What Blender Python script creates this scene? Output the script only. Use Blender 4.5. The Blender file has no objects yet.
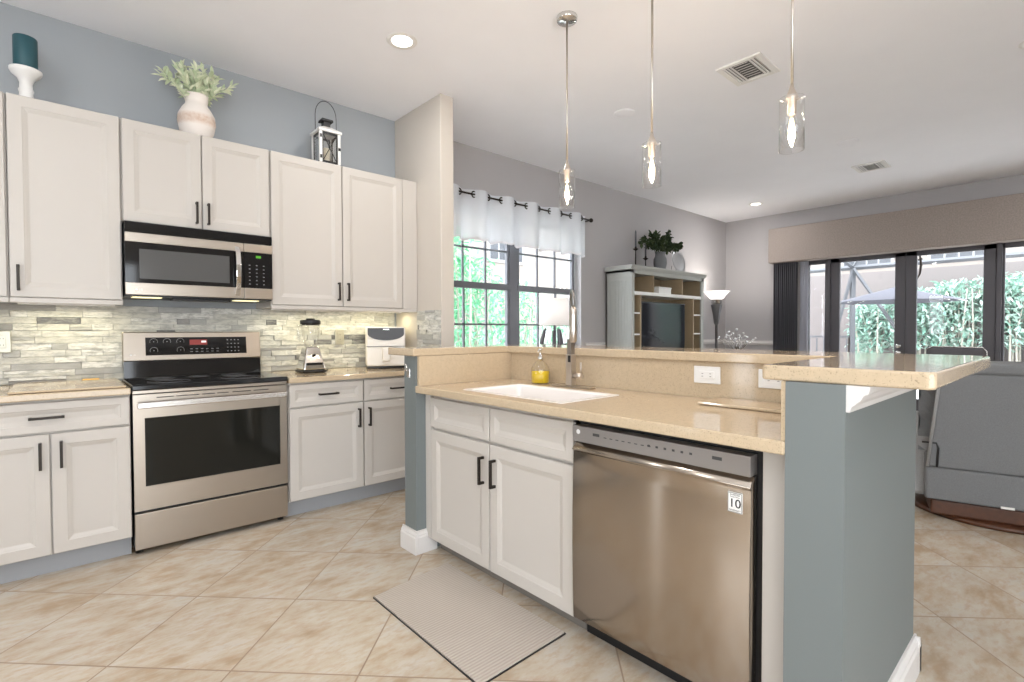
import bpy, bmesh, math, random
from mathutils import Vector, Matrix
random.seed(7)
PI = math.pi
S = bpy.context.scene
COL = S.collection
# ---------------------------------------------------------------- camera
yaw, pitch, roll, fpx = 0.729925417, 0.0205694238, 0.00253135692, 509.44266
F = Vector((math.sin(yaw)*math.cos(pitch), math.cos(yaw)*math.cos(pitch), -math.sin(pitch)))
R0 = Vector((math.cos(yaw), -math.sin(yaw), 0)); D0 = F.cross(R0)
RR = R0*math.cos(roll) + D0*math.sin(roll); DD = -R0*math.sin(roll) + D0*math.cos(roll)
cam = bpy.data.cameras.new('camera'); co = bpy.data.objects.new('camera', cam); COL.objects.link(co)
m = Matrix.Identity(4)
for i in range(3):
    m[i][0] = RR[i]; m[i][1] = -DD[i]; m[i][2] = -F[i]
m.translation = Vector((0, 0, 1.2)); co.matrix_world = m
cam.sensor_width = 36; cam.lens = fpx/1024*36; cam.clip_start = 0.05
S.camera = co
# ---------------------------------------------------------------- world, exposure
S.view_settings.view_transform = 'Standard'; S.view_settings.look = 'None'
S.view_settings.gamma = 1; S.view_settings.use_curve_mapping = False
S.view_settings.exposure = 0.08
w = bpy.data.worlds.new('world'); S.world = w; w.use_nodes = True
bg = w.node_tree.nodes['Background']; bg.inputs[0].default_value = (0.88, 0.94, 1.0, 1); bg.inputs[1].default_value = 7.5
CAN_W = 9.0       # power of each recessed ceiling light
CANS = [(1.63, 2.84), (7.49, 3.13), (0.1, 1.45), (-0.9, 2.7), (0.1, -0.6), (-1.2, 0.9), (4.6, 0.2), (7.3, -0.3), (2.0, -1.4), (5.2, -2.0), (-1.0, -1.8)]  # first two are visible; the others are unseen, added to brighten the room
# ---------------------------------------------------------------- mesh helpers
ORG = {}
class MB:
    def __init__(s, T=None): s.bm = bmesh.new(); s.T = T or (lambda p: p); s.mi = 0
    def v(s, p): return s.bm.verts.new(s.T(tuple(p)))
    def f(s, vs, sm=False):
        try: f = s.bm.faces.new(vs)
        except ValueError: return
        f.material_index = s.mi; f.smooth = sm; return f
    def box(s, x0, x1, y0, y1, z0, z1):
        V = [s.v((x, y, z)) for x in (x0, x1) for y in (y0, y1) for z in (z0, z1)]
        for q in ((0,1,3,2),(4,6,7,5),(0,4,5,1),(2,3,7,6),(0,2,6,4),(1,5,7,3)): s.f([V[i] for i in q])
        return s
    def prism(s, pts, fn, a, b):      # 2-D outline pts swept by fn(p, t), t from a to b
        A = [s.v(fn(p, a)) for p in pts]; B = [s.v(fn(p, b)) for p in pts]; n = len(pts)
        s.f(A[::-1]); s.f(B)
        for i in range(n): s.f([A[i], A[(i+1)%n], B[(i+1)%n], B[i]])
        return s
    def lathe(s, prof, c=(0,0,0), seg=24, axis='z', sm=True, cap=True):
        rings = []
        for r, h in prof:
            ring = []
            for k in range(seg):
                a = 2*PI*k/seg; u, v_ = r*math.cos(a), r*math.sin(a)
                p = {'z': (u, v_, h), 'y': (u, h, v_), 'x': (h, u, v_)}[axis]
                ring.append(s.v((c[0]+p[0], c[1]+p[1], c[2]+p[2])))
            rings.append(ring)
        for A, B in zip(rings, rings[1:]):
            for k in range(seg): s.f([A[k], A[(k+1)%seg], B[(k+1)%seg], B[k]], sm)
        if cap:
            s.f(rings[0][::-1]); s.f(rings[-1])
        return s
    def tube(s, pts, r, seg=8, sm=True):
        pts = [Vector(p) for p in pts]; rings = []
        n = len(pts); up = None
        for i, p in enumerate(pts):
            t = (pts[min(i+1, n-1)] - pts[max(i-1, 0)]).normalized()
            if up is None:
                up = Vector((0,0,1)) if abs(t.z) < .9 else Vector((1,0,0))
            a = t.cross(up).normalized(); b = a.cross(t).normalized(); up = b
            rr = r[i] if isinstance(r, (list, tuple)) else r
            rings.append([s.v(p + a*rr*math.cos(2*PI*k/seg) + b*rr*math.sin(2*PI*k/seg)) for k in range(seg)])
        for A, B in zip(rings, rings[1:]):
            for k in range(seg): s.f([A[k], A[(k+1)%seg], B[(k+1)%seg], B[k]], sm)
        s.f(rings[0][::-1]); s.f(rings[-1]); return s
    def sphere(s, c, r, seg=12, sz=1.0):
        n = max(4, seg//2)
        return s.lathe([(max(r*math.sin(PI*i/n), r*.02), -r*sz*math.cos(PI*i/n)) for i in range(n+1)], c, seg)
    def torus(s, c, R_, r, axis='z', seg=24, s2=8, arc=2*PI, a0=0, sx=1.0):
        pts = []
        full = abs(arc-2*PI) < 1e-6; n = seg
        rings = []
        for i in range(n if full else n+1):
            a = a0 + arc*i/n; ca, sa = math.cos(a), math.sin(a); ring = []
            for k in range(s2):
                b = 2*PI*k/s2; rr = R_ + r*math.cos(b); u, v_, h = rr*ca*sx, rr*sa, r*math.sin(b)
                p = {'z': (u, v_, h), 'y': (u, h, v_), 'x': (h, u, v_)}[axis]
                ring.append(s.v((c[0]+p[0], c[1]+p[1], c[2]+p[2])))
            rings.append(ring)
        m_ = len(rings)
        for i in range(m_ if full else m_-1):
            A, B = rings[i], rings[(i+1) % m_]
            for k in range(s2): s.f([A[k], A[(k+1)%s2], B[(k+1)%s2], B[k]], True)
        if not full: s.f(rings[0][::-1]); s.f(rings[-1])
        return s
    def build(s, name, mat, parent=None, bevel=0, seg=2, label=None, smooth=False, solid=0):
        me = bpy.data.meshes.new(name)
        bmesh.ops.recalc_face_normals(s.bm, faces=s.bm.faces[:])
        cs = [v.co for v in s.bm.verts]
        if parent is None:
            o_ = Vector(((min(c.x for c in cs)+max(c.x for c in cs))/2, (min(c.y for c in cs)+max(c.y for c in cs))/2, min(c.z for c in cs)))
        else: o_ = ORG[parent.name]
        for v in s.bm.verts: v.co -= o_
        if smooth:
            for f in s.bm.faces: f.smooth = True
        s.bm.to_mesh(me); s.bm.free()
        ob = bpy.data.objects.new(name, me); COL.objects.link(ob)
        ORG[ob.name] = o_
        for mm in (mat if isinstance(mat, (list, tuple)) else [mat]): me.materials.append(mm)
        if parent is None: ob.location = o_
        else: ob.parent = parent
        if solid:
            md = ob.modifiers.new('solid', 'SOLIDIFY'); md.thickness = solid; md.offset = 0
        if bevel:
            md = ob.modifiers.new('bevel', 'BEVEL'); md.width = bevel; md.segments = seg; md.limit_method = 'ANGLE'; md.angle_limit = 0.7
        if label: ob['label'] = label
        return ob
def thing(name, loc, label, cat, group=None):
    o = bpy.data.objects.new(name, None); COL.objects.link(o); o.location = loc; o.empty_display_size = .1
    ORG[o.name] = Vector(loc); return tag(o, label, cat, group)
def tag(o, label, cat, group=None, kind=None):
    o['label'] = label; o['category'] = cat
    if group: o['group'] = group
    if kind: o['kind'] = kind
    return o
def struct(o): o['kind'] = 'structure'; return o
def bx(*a): return MB().box(*a)
def text_into(mb, s, size, fn, depth=.0006):
    """lettering: fn maps (u, v, d) of the text plane to the world"""
    cu = bpy.data.curves.new('t', 'FONT'); cu.body = s; cu.size = size; cu.align_x = 'CENTER'; cu.align_y = 'CENTER'; cu.extrude = depth/2
    ob = bpy.data.objects.new('t', cu); COL.objects.link(ob)
    dg = bpy.context.evaluated_depsgraph_get(); me = bpy.data.meshes.new_from_object(ob.evaluated_get(dg))
    vs = [mb.v(fn(*v.co)) for v in me.vertices]
    for p in me.polygons: mb.f([vs[i] for i in p.vertices])
    bpy.data.objects.remove(ob); bpy.data.curves.remove(cu); bpy.data.meshes.remove(me)
# ---------------------------------------------------------------- materials
def mat(name, col=(.8,.8,.8), rough=.5, metal=0, emit=None, es=1, spec=None, trans=0, ior=1.45, coat=0, alpha=1):
    m = bpy.data.materials.new(name); m.use_nodes = True
    b = m.node_tree.nodes['Principled BSDF']
    b.inputs['Base Color'].default_value = (*col, 1); b.inputs['Roughness'].default_value = rough
    b.inputs['Metallic'].default_value = metal; b.inputs['IOR'].default_value = ior
    b.inputs['Transmission Weight'].default_value = trans; b.inputs['Coat Weight'].default_value = coat; b.inputs['Coat Roughness'].default_value = .05
    if spec is not None: b.inputs['Specular IOR Level'].default_value = spec
    if emit: b.inputs['Emission Color'].default_value = (*emit, 1); b.inputs['Emission Strength'].default_value = es
    return m
def N(m, t, **k):
    n = m.node_tree.nodes.new(t)
    for a, v in k.items(): setattr(n, a, v)
    return n
def L(m, a, b): m.node_tree.links.new(a, b)
def P(m): return m.node_tree.nodes['Principled BSDF']
def math_(m, op, a, b=None, c=None):
    n = N(m, 'ShaderNodeMath', operation=op)
    for i, x in enumerate((a, b, c)):
        if x is None: continue
        if isinstance(x, (int, float)): n.inputs[i].default_value = x
        else: L(m, x, n.inputs[i])
    return n.outputs[0]
def mixc(m, f, a, b, bt='MIX'):
    n = N(m, 'ShaderNodeMix', data_type='RGBA', blend_type=bt)
    if isinstance(f, (int, float)): n.inputs[0].default_value = f
    else: L(m, f, n.inputs[0])
    for i, x in ((6, a), (7, b)):
        if isinstance(x, tuple): n.inputs[i].default_value = (*x, 1)
        else: L(m, x, n.inputs[i])
    return n.outputs[2]
def ramp(m, f, stops):
    n = N(m, 'ShaderNodeValToRGB'); L(m, f, n.inputs[0]); e = n.color_ramp.elements
    while len(e) < len(stops): e.new(.5)
    for k, (p, c) in zip(e, stops): k.position = p; k.color = (*c, 1)
    return n.outputs[0]
def noise(m, scale, detail=3, vec=None, rough=.5):
    n = N(m, 'ShaderNodeTexNoise'); n.inputs['Scale'].default_value = scale; n.inputs['Detail'].default_value = detail; n.inputs['Roughness'].default_value = rough
    if vec is None: vec = N(m, 'ShaderNodeTexCoord').outputs['Object']
    L(m, vec, n.inputs['Vector']); return n.outputs['Fac']
def bump(m, h, strength=.2, dist=.01):
    n = N(m, 'ShaderNodeBump'); n.inputs['Strength'].default_value = strength; n.inputs['Distance'].default_value = dist
    L(m, h, n.inputs['Height']); L(m, n.outputs[0], P(m).inputs['Normal'])
def paint(name, col, rough=.6, nb=.03):
    m = mat(name, col, rough); f = noise(m, 3, 2)
    L(m, mixc(m, f, tuple(c*.975 for c in col), tuple(min(1, c*1.02) for c in col)), P(m).inputs['Base Color'])
    bump(m, noise(m, 220, 2), nb, .002); return m
def thin_glass(name, tint=(1,1,1), refl=.9, pw=4.0, base=.05):
    m = bpy.data.materials.new(name); m.use_nodes = True; nt = m.node_tree; nt.nodes.remove(P(m))
    out = nt.nodes['Material Output']; tr = N(m, 'ShaderNodeBsdfTransparent'); tr.inputs[0].default_value = (*tint, 1)
    gl = N(m, 'ShaderNodeBsdfGlossy'); gl.inputs['Roughness'].default_value = .02
    fr = N(m, 'ShaderNodeLayerWeight'); fr.inputs[0].default_value = .5; fc = math_(m, 'POWER', fr.outputs['Facing'], pw)
    mx = N(m, 'ShaderNodeMixShader'); L(m, math_(m, 'MULTIPLY', math_(m, 'ADD', fc, base), refl*.8), mx.inputs[0]); L(m, tr.outputs[0], mx.inputs[1]); L(m, gl.outputs[0], mx.inputs[2])
    L(m, mx.outputs[0], out.inputs[0]); return m
M = {}
MATS = {}
M['cab'] = paint('cabinet_paint', (.54,.505,.465), .38, .01)
M['cabr'] = M['cab']
M['toe'] = paint('toe_kick_paint', (.33,.34,.355), .5)
M['wallA'] = paint('blue_grey_wall_paint', (.36,.385,.405), .7)
M['wall'] = paint('greige_wall_paint', (.455,.438,.442), .7)
M['pillar'] = paint('warm_wall_paint', (.60,.55,.49), .7)
M['rear'] = paint('rear_wall_paint', (.50,.45,.39), .7)
M['pony'] = paint('grey_island_paint', (.165,.185,.185), .55)
M['ceil'] = paint('ceiling_paint', (.90,.905,.94), .8, .06)
M['trim'] = paint('white_trim', (.68,.655,.635), .4)
M['black'] = mat('black_plastic', (.012,.012,.013), .35)
M['bronze'] = mat('dark_bronze', (.03,.024,.02), .4, .6)
M['bglass'] = mat('black_glass', (.008,.008,.009), .06)
M['cook'] = mat('cooktop_glass', (.01,.011,.013), .1)
M['ring'] = mat('burner_print', (.10,.10,.11), .25)
M['steel'] = mat('brushed_steel', (.43,.38,.325), .3, 1)  # warm room reflections are put into the tan base colour
def brush(m, sc, lo=.22, hi=.38):
    tc = N(m, 'ShaderNodeTexCoord'); mp = N(m, 'ShaderNodeMapping'); mp.inputs['Scale'].default_value = sc; L(m, tc.outputs['Object'], mp.inputs[0])
    f = noise(m, 1, 3, mp.outputs[0]); rr = N(m, 'ShaderNodeMapRange'); L(m, f, rr.inputs[0]); rr.inputs[3].default_value = lo; rr.inputs[4].default_value = hi
    L(m, rr.outputs[0], P(m).inputs['Roughness'])
M['steelv'] = mat('brushed_steel_vertical', (.43,.375,.32), .3, 1); brush(M['steelv'], (300, 300, 5), .17, .21)  # brown tint carries the floor and wall reflections in the base colour
M['steell'] = mat('light_steel', (.66,.64,.62), .25, 1)
M['panelgrey'] = mat('grey_control_panel', (.30,.28,.27), .38, .6)
M['chrome'] = mat('chrome', (.75,.74,.72), .08, 1)
M['nickel'] = mat('brushed_nickel', (.55,.50,.45), .28, 1)
M['window'] = mat('smoked_oven_window', (.012,.012,.010), .05, spec=.3)
M['mwwin'] = mat('microwave_window', (.09,.09,.09), .12)
M['white'] = mat('white_plastic', (.8,.79,.77), .35)
M['sink'] = mat('white_sink', (.84,.80,.77), .2)
M['stone'] = mat('quartz', (.66,.54,.39), .07)
def quartz(m, base):
    f = noise(m, 260, 2); f2 = noise(m, 60, 3)
    c = mixc(m, ramp(m, f, [(.33,(1,1,1)), (.40,(0,0,0))]), base, tuple(k*.62 for k in base))
    c = mixc(m, ramp(m, f2, [(.40,(0,0,0)), (.7,(.5,.5,.5))]), c, tuple(min(1, k*1.12) for k in base))
    L(m, c, P(m).inputs['Base Color'])
quartz(M['stone'], (.53,.42,.29))
M['glass'] = thin_glass('window_glass', (1,1,1), .5)
M['cglass'] = thin_glass('clear_glass', (.97,.975,.975), 1.1, 2.4, .08)
M['dframe'] = mat('bronze_door_frame', (.088,.084,.095), .45)
M['wframe'] = mat('grey_window_frame', (.16,.165,.185), .45)
M['glow'] = mat('lit_lens', (1,1,1), .5, emit=(1,.93,.82), es=6)
M['bulb'] = mat('lit_bulb', (1,.9,.7), .3, emit=(1,.72,.38), es=8)
# floor tiles: a lines x+y, b lines y-x
def tile_floor():
    m = mat('travertine_tile', (.6,.5,.4), .3)
    tc = N(m, 'ShaderNodeTexCoord').outputs['Object']
    sp = N(m, 'ShaderNodeSeparateXYZ'); L(m, tc, sp.inputs[0]); x, y = sp.outputs[0], sp.outputs[1]
    a = math_(m, 'MULTIPLY', math_(m, 'ADD', x, y), .70711); b = math_(m, 'MULTIPLY', math_(m, 'SUBTRACT', y, x), .70711)
    A = math_(m, 'DIVIDE', math_(m, 'SUBTRACT', a, 1.718), .481); B = math_(m, 'DIVIDE', math_(m, 'SUBTRACT', b, 1.093), .459)
    def edge(t):
        fr = math_(m, 'FRACT', t); return math_(m, 'MINIMUM', fr, math_(m, 'SUBTRACT', 1.0, fr))
    e = math_(m, 'MINIMUM', edge(A), edge(B)); grout = math_(m, 'LESS_THAN', e, .0065)
    cv = N(m, 'ShaderNodeCombineXYZ'); L(m, math_(m, 'FLOOR', A), cv.inputs[0]); L(m, math_(m, 'FLOOR', B), cv.inputs[1])
    wn = N(m, 'ShaderNodeTexWhiteNoise', noise_dimensions='3D'); L(m, cv.outputs[0], wn.inputs[0])
    off = N(m, 'ShaderNodeVectorMath', operation='SCALE'); L(m, wn.outputs['Color'], off.inputs[0]); off.inputs['Scale'].default_value = 9
    ad = N(m, 'ShaderNodeVectorMath', operation='ADD'); L(m, tc, ad.inputs[0]); L(m, off.outputs[0], ad.inputs[1])
    mp = N(m, 'ShaderNodeMapping'); mp.inputs['Rotation'].default_value = (0,0,.5); mp.inputs['Scale'].default_value = (1,2.2,1); L(m, ad.outputs[0], mp.inputs[0])
    n1 = noise(m, 4.5, 7, mp.outputs[0], .62); n2 = noise(m, 16, 6, mp.outputs[0], .65)
    c = ramp(m, n1, [(.32,(.40,.30,.205)), (.45,(.50,.42,.325)), (.60,(.545,.49,.415)), (.8,(.48,.455,.42))])
    c = mixc(m, ramp(m, n2, [(.47,(0,0,0)), (.68,(.55,.55,.55))]), c, (.44,.30,.19))
    v = N(m, 'ShaderNodeMapRange'); L(m, wn.outputs['Value'], v.inputs[0]); v.inputs[3].default_value = .93; v.inputs[4].default_value = 1.04
    hs = N(m, 'ShaderNodeHueSaturation'); L(m, v.outputs[0], hs.inputs['Value']); L(m, c, hs.inputs['Color'])
    c = mixc(m, grout, hs.outputs[0], (.28,.20,.14)); L(m, c, P(m).inputs['Base Color'])
    L(m, math_(m, 'ADD', math_(m, 'MULTIPLY', grout, .5), .27), P(m).inputs['Roughness'])
    bump(m, math_(m, 'SUBTRACT', math_(m, 'MULTIPLY', n2, .15), grout), .25, .004); return m
M['floor'] = tile_floor()
def stack_stone():
    m = mat('stacked_stone', (.7,.7,.65), .5)
    g = N(m, 'ShaderNodeNewGeometry').outputs['Random Per Island']
    c = ramp(m, g, [(0,(.62,.61,.56)), (.45,(.74,.73,.69)), (.68,(.42,.415,.40)), (.80,(.58,.57,.52)), (.92,(.30,.29,.28)), (.97,(.13,.13,.14))])
    m_ = c.node.color_ramp; m_.interpolation = 'CONSTANT'
    mp = N(m, 'ShaderNodeMapping'); mp.inputs['Scale'].default_value = (1,1,3.4); L(m, N(m, 'ShaderNodeTexCoord').outputs['Object'], mp.inputs[0])
    f = noise(m, 14, 6, mp.outputs[0], .7)
    c2 = mixc(m, ramp(m, f, [(.44,(0,0,0)), (.62,(.8,.8,.8))]), c, (.34,.34,.32))
    L(m, c2, P(m).inputs['Base Color']); bump(m, noise(m, 45, 5, mp.outputs[0]), .5, .006); return m
M['stack'] = stack_stone()
def fabric(name, col, sc=500, amt=.25):
    m = mat(name, col, .9); f = noise(m, sc, 2); f2 = noise(m, 25, 4)
    c = mixc(m, f, tuple(k*(1-amt) for k in col), tuple(min(1, k*(1+amt)) for k in col))
    L(m, c, P(m).inputs['Base Color']); bump(m, f, .3, .002); return m
M['linen'] = fabric('linen_weave', (.31,.265,.24), 70, .3)
M['grey'] = fabric('grey_upholstery', (.165,.17,.175), 220, .3)
M['greyl'] = fabric('light_grey_upholstery', (.27,.27,.27), 220, .2)
M['dgrey'] = fabric('charcoal_upholstery', (.12,.115,.125), 220, .2)
M['blind'] = mat('charcoal_blind', (.085,.085,.10), .7)
M['blindl'] = mat('pale_blind', (.42,.43,.48), .7)
M['sage'] = paint('sage_cabinet_paint', (.40,.41,.385), .5)
M['tanwood'] = mat('tan_interior', (.33,.25,.155), .6)
def wood(name, a, b, sc=(1,12,12)):
    m = mat(name, a, .35); mp = N(m, 'ShaderNodeMapping'); mp.inputs['Scale'].default_value = sc; L(m, N(m, 'ShaderNodeTexCoord').outputs['Object'], mp.inputs[0])
    L(m, mixc(m, noise(m, 3, 5, mp.outputs[0]), a, b), P(m).inputs['Base Color']); return m
M['wood'] = wood('dark_walnut', (.10,.035,.015), (.05,.018,.008))
def leafm(name, a, b, tr=.3):
    m = mat(name, a, .6); g = N(m, 'ShaderNodeNewGeometry').outputs['Random Per Island']
    L(m, mixc(m, g, a, b), P(m).inputs['Base Color']); return m
M['leaf'] = leafm('sage_leaf', (.48,.58,.36), (.78,.80,.62))
M['dleaf'] = leafm('dark_leaf', (.02,.045,.02), (.06,.085,.03))
M['gleaf'] = leafm('garden_leaf', (.12,.46,.25), (.38,.66,.44))
M['hleaf'] = leafm('hedge_leaf', (.22,.42,.33), (.50,.60,.54))
M['bark'] = mat('pale_stem', (.45,.42,.36), .8)
M['mat'] = mat('ribbed_rubber_mat', (.50,.44,.38), .8)
def sheer():
    m = bpy.data.materials.new('sheer_voile'); m.use_nodes = True; m.node_tree.nodes.remove(P(m)); o = m.node_tree.nodes['Material Output']
    d = N(m, 'ShaderNodeBsdfDiffuse'); d.inputs[0].default_value = (.80,.82,.86,1); t = N(m, 'ShaderNodeBsdfTranslucent'); t.inputs[0].default_value = (.80,.83,.88,1)
    tp = N(m, 'ShaderNodeBsdfTransparent'); a = N(m, 'ShaderNodeMixShader'); b = N(m, 'ShaderNodeMixShader'); a.inputs[0].default_value = .22; b.inputs[0].default_value = .11
    L(m, d.outputs[0], a.inputs[1]); L(m, t.outputs[0], a.inputs[2]); L(m, a.outputs[0], b.inputs[1]); L(m, tp.outputs[0], b.inputs[2]); L(m, b.outputs[0], o.inputs[0]); return m
M['sheer'] = sheer()
# ================================================================ room shell
H = 3.0
struct(bx(-2.4, 8.6, -3.4, 4.2, -.1, 0).build('floor', M['floor'])).location
bpy.data.objects['floor'].data.transform(Matrix.Translation(bpy.data.objects['floor'].location)); bpy.data.objects['floor'].location = (0,0,0)
struct(bx(-2.4, 8.6, -3.4, 4.2, H, H+.12).build('ceiling', M['ceil']))
struct(bx(-2.4, 2.25, 3.96, 4.2, 0, H).build('wall_kitchen', M['wallA']))
struct(bx(2.195, 2.315, 3.26, 3.96, 0, H).build('wall_partition', M['pillar'], bevel=.006))
WX0, WX1, WZ0, WZ1 = 2.66, 4.69, 1.0, 2.40
b = MB(); b.box(2.25, WX0, 4.0, 4.2, 0, H); b.box(WX1, 8.6, 4.0, 4.2, 0, H); b.box(WX0, WX1, 4.0, 4.2, 0, WZ0); b.box(WX0, WX1, 4.0, 4.2, WZ1, H)
struct(b.build('wall_living', M['wall']))
b = MB(); b.box(8.4, 8.6, 2.80, 4.0, 0, H); b.box(8.4, 8.6, -.50, 2.80, 2.27, H); b.box(8.4, 8.6, -3.4, -.5, 0, H)
struct(b.build('wall_patio', M['wall']))
b = MB(); b.box(-2.4, -2.2, .2, 2.68, 0, H); b.box(-2.4, -2.2, 3.02, 3.56, 0, H); b.box(-2.4,-2.2,3.64,3.96,0,H)
for ya, yb, za, zb in ((-2.9,.2,.9,2.4),(2.68,3.02,.1,2.2),(3.56,3.64,.1,2.2)): b.box(-2.4,-2.2,ya,yb,zb,H); b.box(-2.4,-2.2,ya,yb,0,za)  # unseen openings: wide one added for daylight, slots for dishwasher streaks
b.box(-2.4, -2.2, -3.4, -2.9, 0, H)
struct(b.build('wall_side', M['rear']))
b = MB(); b.box(-2.2, -1.6, -3.4, -3.2, 0, H); b.box(1.0, 8.4, -3.4, -3.2, 0, 2.3); b.box(-1.6, 8.4, -3.4, -3.2, 2.3, H); b.box(-1.6,1.0,-3.4,-3.2,0,.1)  # unseen opening left in this wall to add daylight on the ceiling
struct(b.build('wall_rear', M['rear']))
def base_prof(h=.13, t=.018): return [(0,0),(t,0),(t,h*.72),(t*.75,h*.78),(t*.75,h*.84),(t*.35,h*.93),(t*.3,h),(0,h)]
# chair rails + wainscot on living walls
rail = [(0,0),(.012,0),(.012,.012),(.028,.02),(.028,.045),(.012,.055),(.012,.075),(0,.075)]
b = MB(); b.prism(rail, lambda p, t: (t, 4.0-p[0], .975+p[1]), 4.76, 8.4); struct(b.build('trim_1', M['trim']))
b = MB(); b.prism(rail, lambda p, t: (8.4-p[0], t, .955+p[1]), 3.20, 3.97); struct(b.build('trim_2', M['trim']))
b = MB(); b.prism(base_prof(), lambda p, t: (t, 4.0-p[0], p[1]), 2.32, 8.38); struct(b.build('baseboard_living', M['trim']))
b = MB(); b.prism(base_prof(), lambda p, t: (8.4-p[0], t, p[1]), 2.84, 3.97); struct(b.build('baseboard_patio', M['trim']))
# ================================================================ living room window
wy = 4.10
wf = bx(WX0, WX1, 4.03, 4.2, WZ0-.02, WZ0).build('window_1', M['trim']); struct(wf)
b = MB(); b.box(WX0-.0, WX1, 4.0-.06, 4.04, WZ0-.03, WZ0+.002); b.build('window_sill', M['trim'], wf, .004)
def sash(x0, x1):
    b = MB(); y0, y1 = wy-.02, wy+.02; zt, zm, zb = WZ1, 1.66, WZ0
    b.box(x0, x0+.035, y0, y1, zb, zt); b.box(x1-.035, x1, y0, y1, zb, zt)
    b.box(x0, x1, y0, y1, zt-.04, zt); b.box(x0, x1, y0-.015, y1, zm-.035, zm+.03); b.box(x0, x1, y0-.015, y1, zb, zb+.045)
    fr = b.build('window_frame', M['wframe'], wf, .003)
    b = MB()
    for k in (1, 2):
        xc = x0+.035+(x1-x0-.07)*k/3; b.box(xc-.009, xc+.009, wy-.01, wy+.01, zm, zt-.04); b.box(xc-.006, xc+.012, wy-.02, wy+.002, zb+.04, zm-.03)
    for z in (2.035,): b.box(x0+.03, x1-.03, wy-.01, wy+.01, z-.009, z+.009)
    b.box(x0+.03, x1-.03, wy-.02, wy+.002, 1.30-.045, 1.30-.027)
    b.build('muntins', M['wframe'], fr)
    bx(x0+.03, x1-.03, wy+.012, wy+.016, zb+.02, zt-.02).build('window_pane', M['glass'], fr)
sash(WX0+.03, 3.62); sash(3.725, 4.655)
b = MB(); b.box(3.615, 3.73, wy-.03, wy+.05, WZ0, WZ1); b.box(WX0, WX0+.032, wy-.02, wy+.04, WZ0, WZ1); b.box(4.652, 4.66, wy-.02, wy+.04, WZ0, WZ1); b.build('mullion', M['wframe'], wf, .004)
# ================================================================ patio doors
dz1 = 2.27
dfr = MB(); dfr.box(8.42, 8.52, -.5, 2.80, dz1-.04, dz1); dfr.box(8.42, 8.52, 2.76, 2.80, 0, dz1); dfr.box(8.42, 8.52, -.5, -.46, 0, dz1); dfr.box(8.42, 8.52, -.5, 2.8, 0, .03)
dfr.box(8.42, 8.52, 2.455, 2.505, 0, dz1); dfr.box(8.42, 8.52, .64, .69, 0, dz1)
dfo = struct(dfr.build('door_1', M['dframe'], bevel=.004))
def leaf(y0, y1, st, nm, knob=None):
    b = MB(); b.box(8.445, 8.495, y0, y0+st, .03, dz1-.04); b.box(8.445, 8.495, y1-st, y1, .03, dz1-.04)
    b.box(8.445, 8.495, y0, y1, dz1-.10, dz1-.04); b.box(8.445, 8.495, y0, y1, .03, .28)
    lf = b.build(nm, M['dframe'], dfo, .004)
    bx(8.467, 8.473, y0+st-.005, y1-st+.005, .27, dz1-.09).build('door_pane', M['glass'], lf)
    if knob:
        for z in (.98, .89):
            MB().lathe([(.03,8.445),(.03,8.437),(.012,8.43),(.012,8.405),(.026,8.395),(.03,8.38),(.022,8.365),(.004,8.36)], (0, knob, z), 16, 'x').build('door_knob', M['chrome'], lf)
leaf(1.572, 2.452, .115, 'door_leaf', 1.63); leaf(.692, 1.568, .115, 'door_leaf')
leaf(2.508, 2.757, .02, 'sidelight'); leaf(-.457, .637, .02, 'sidelight')
# vertical blinds and cornice box
t = thing('vertical_blind', (8.34, 3.0, 0.03), 'charcoal vertical blind slats gathered at left end of the patio doors', 'blind')
y = 3.19
while y > 2.86:
    b = MB(); b.box(8.30, 8.375, y-.004, y+.004, .03, 2.3); o = b.build('slat', M['blind'], t)
    b = MB(); y -= .028
b = MB(); b.prism([(8.35+.02*math.sin(k*1.3), 3.20-.0125*k) for k in range(28)] + [(8.358+.02*math.sin(k*1.3), 3.20-.0125*k) for k in range(27,-1,-1)], lambda p, z: (p[0], p[1], z), .035, 2.29)
b.build('blind_fabric', M['blind'], t)
t = thing('window_curtain', (8.37, 2.8, .03), 'pale grey sheer drape hanging between the charcoal blind and door frame', 'curtain')
b = MB(); n = 22; b.prism([(8.375+.012*math.sin(k*1.5), 2.84-.0055*k) for k in range(n)] + [(8.378+.012*math.sin(k*1.5), 2.84-.0055*k) for k in range(n-1,-1,-1)], lambda p, z: (p[0], p[1], z), .03, 2.28)
b.build('drape', M['blindl'], t)
cb = MB(); cb.box(8.20, 8.398, -2.2, 3.24, 2.225, 2.75); o = cb.build('window_cornice', M['linen'], bevel=.012); tag(o, 'long beige linen cornice box above the patio doors', 'cornice')
# ================================================================ ceiling fixtures
def can(x, y, i):
    lab = {0: 'round recessed ceiling light near the wall above the kitchen cabinets', 1: 'small recessed ceiling light in far corner near the floor lamp'}.get(i, 'recessed ceiling light added out of view to brighten the room')
    t = thing('recessed_light', (x, y, H), lab, 'ceiling light', None if i < 2 else 'recessed lights added out of view for brightness')
    MB().lathe([(.062,H-.001),(.068,H-.004),(.088,H-.006),(.094,H)], (x,y,0), 32, cap=False).build('trim_ring', M['white'], t)
    MB().lathe([(.063,H-.0025),(.001,H-.0035)], (x,y,0), 32, cap=False).build('lens', M['glow'], t)
    l = bpy.data.lights.new('can_light', 'AREA'); l.shape = 'DISK'; l.size = .14; l.energy = CAN_W; l.color = (1,.99,.98)
    lo = bpy.data.objects.new('can_light', l); COL.objects.link(lo); lo.parent = t; lo.location = (0,0,-.008)
for i, (x, y) in enumerate(CANS): can(x, y, i)
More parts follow.
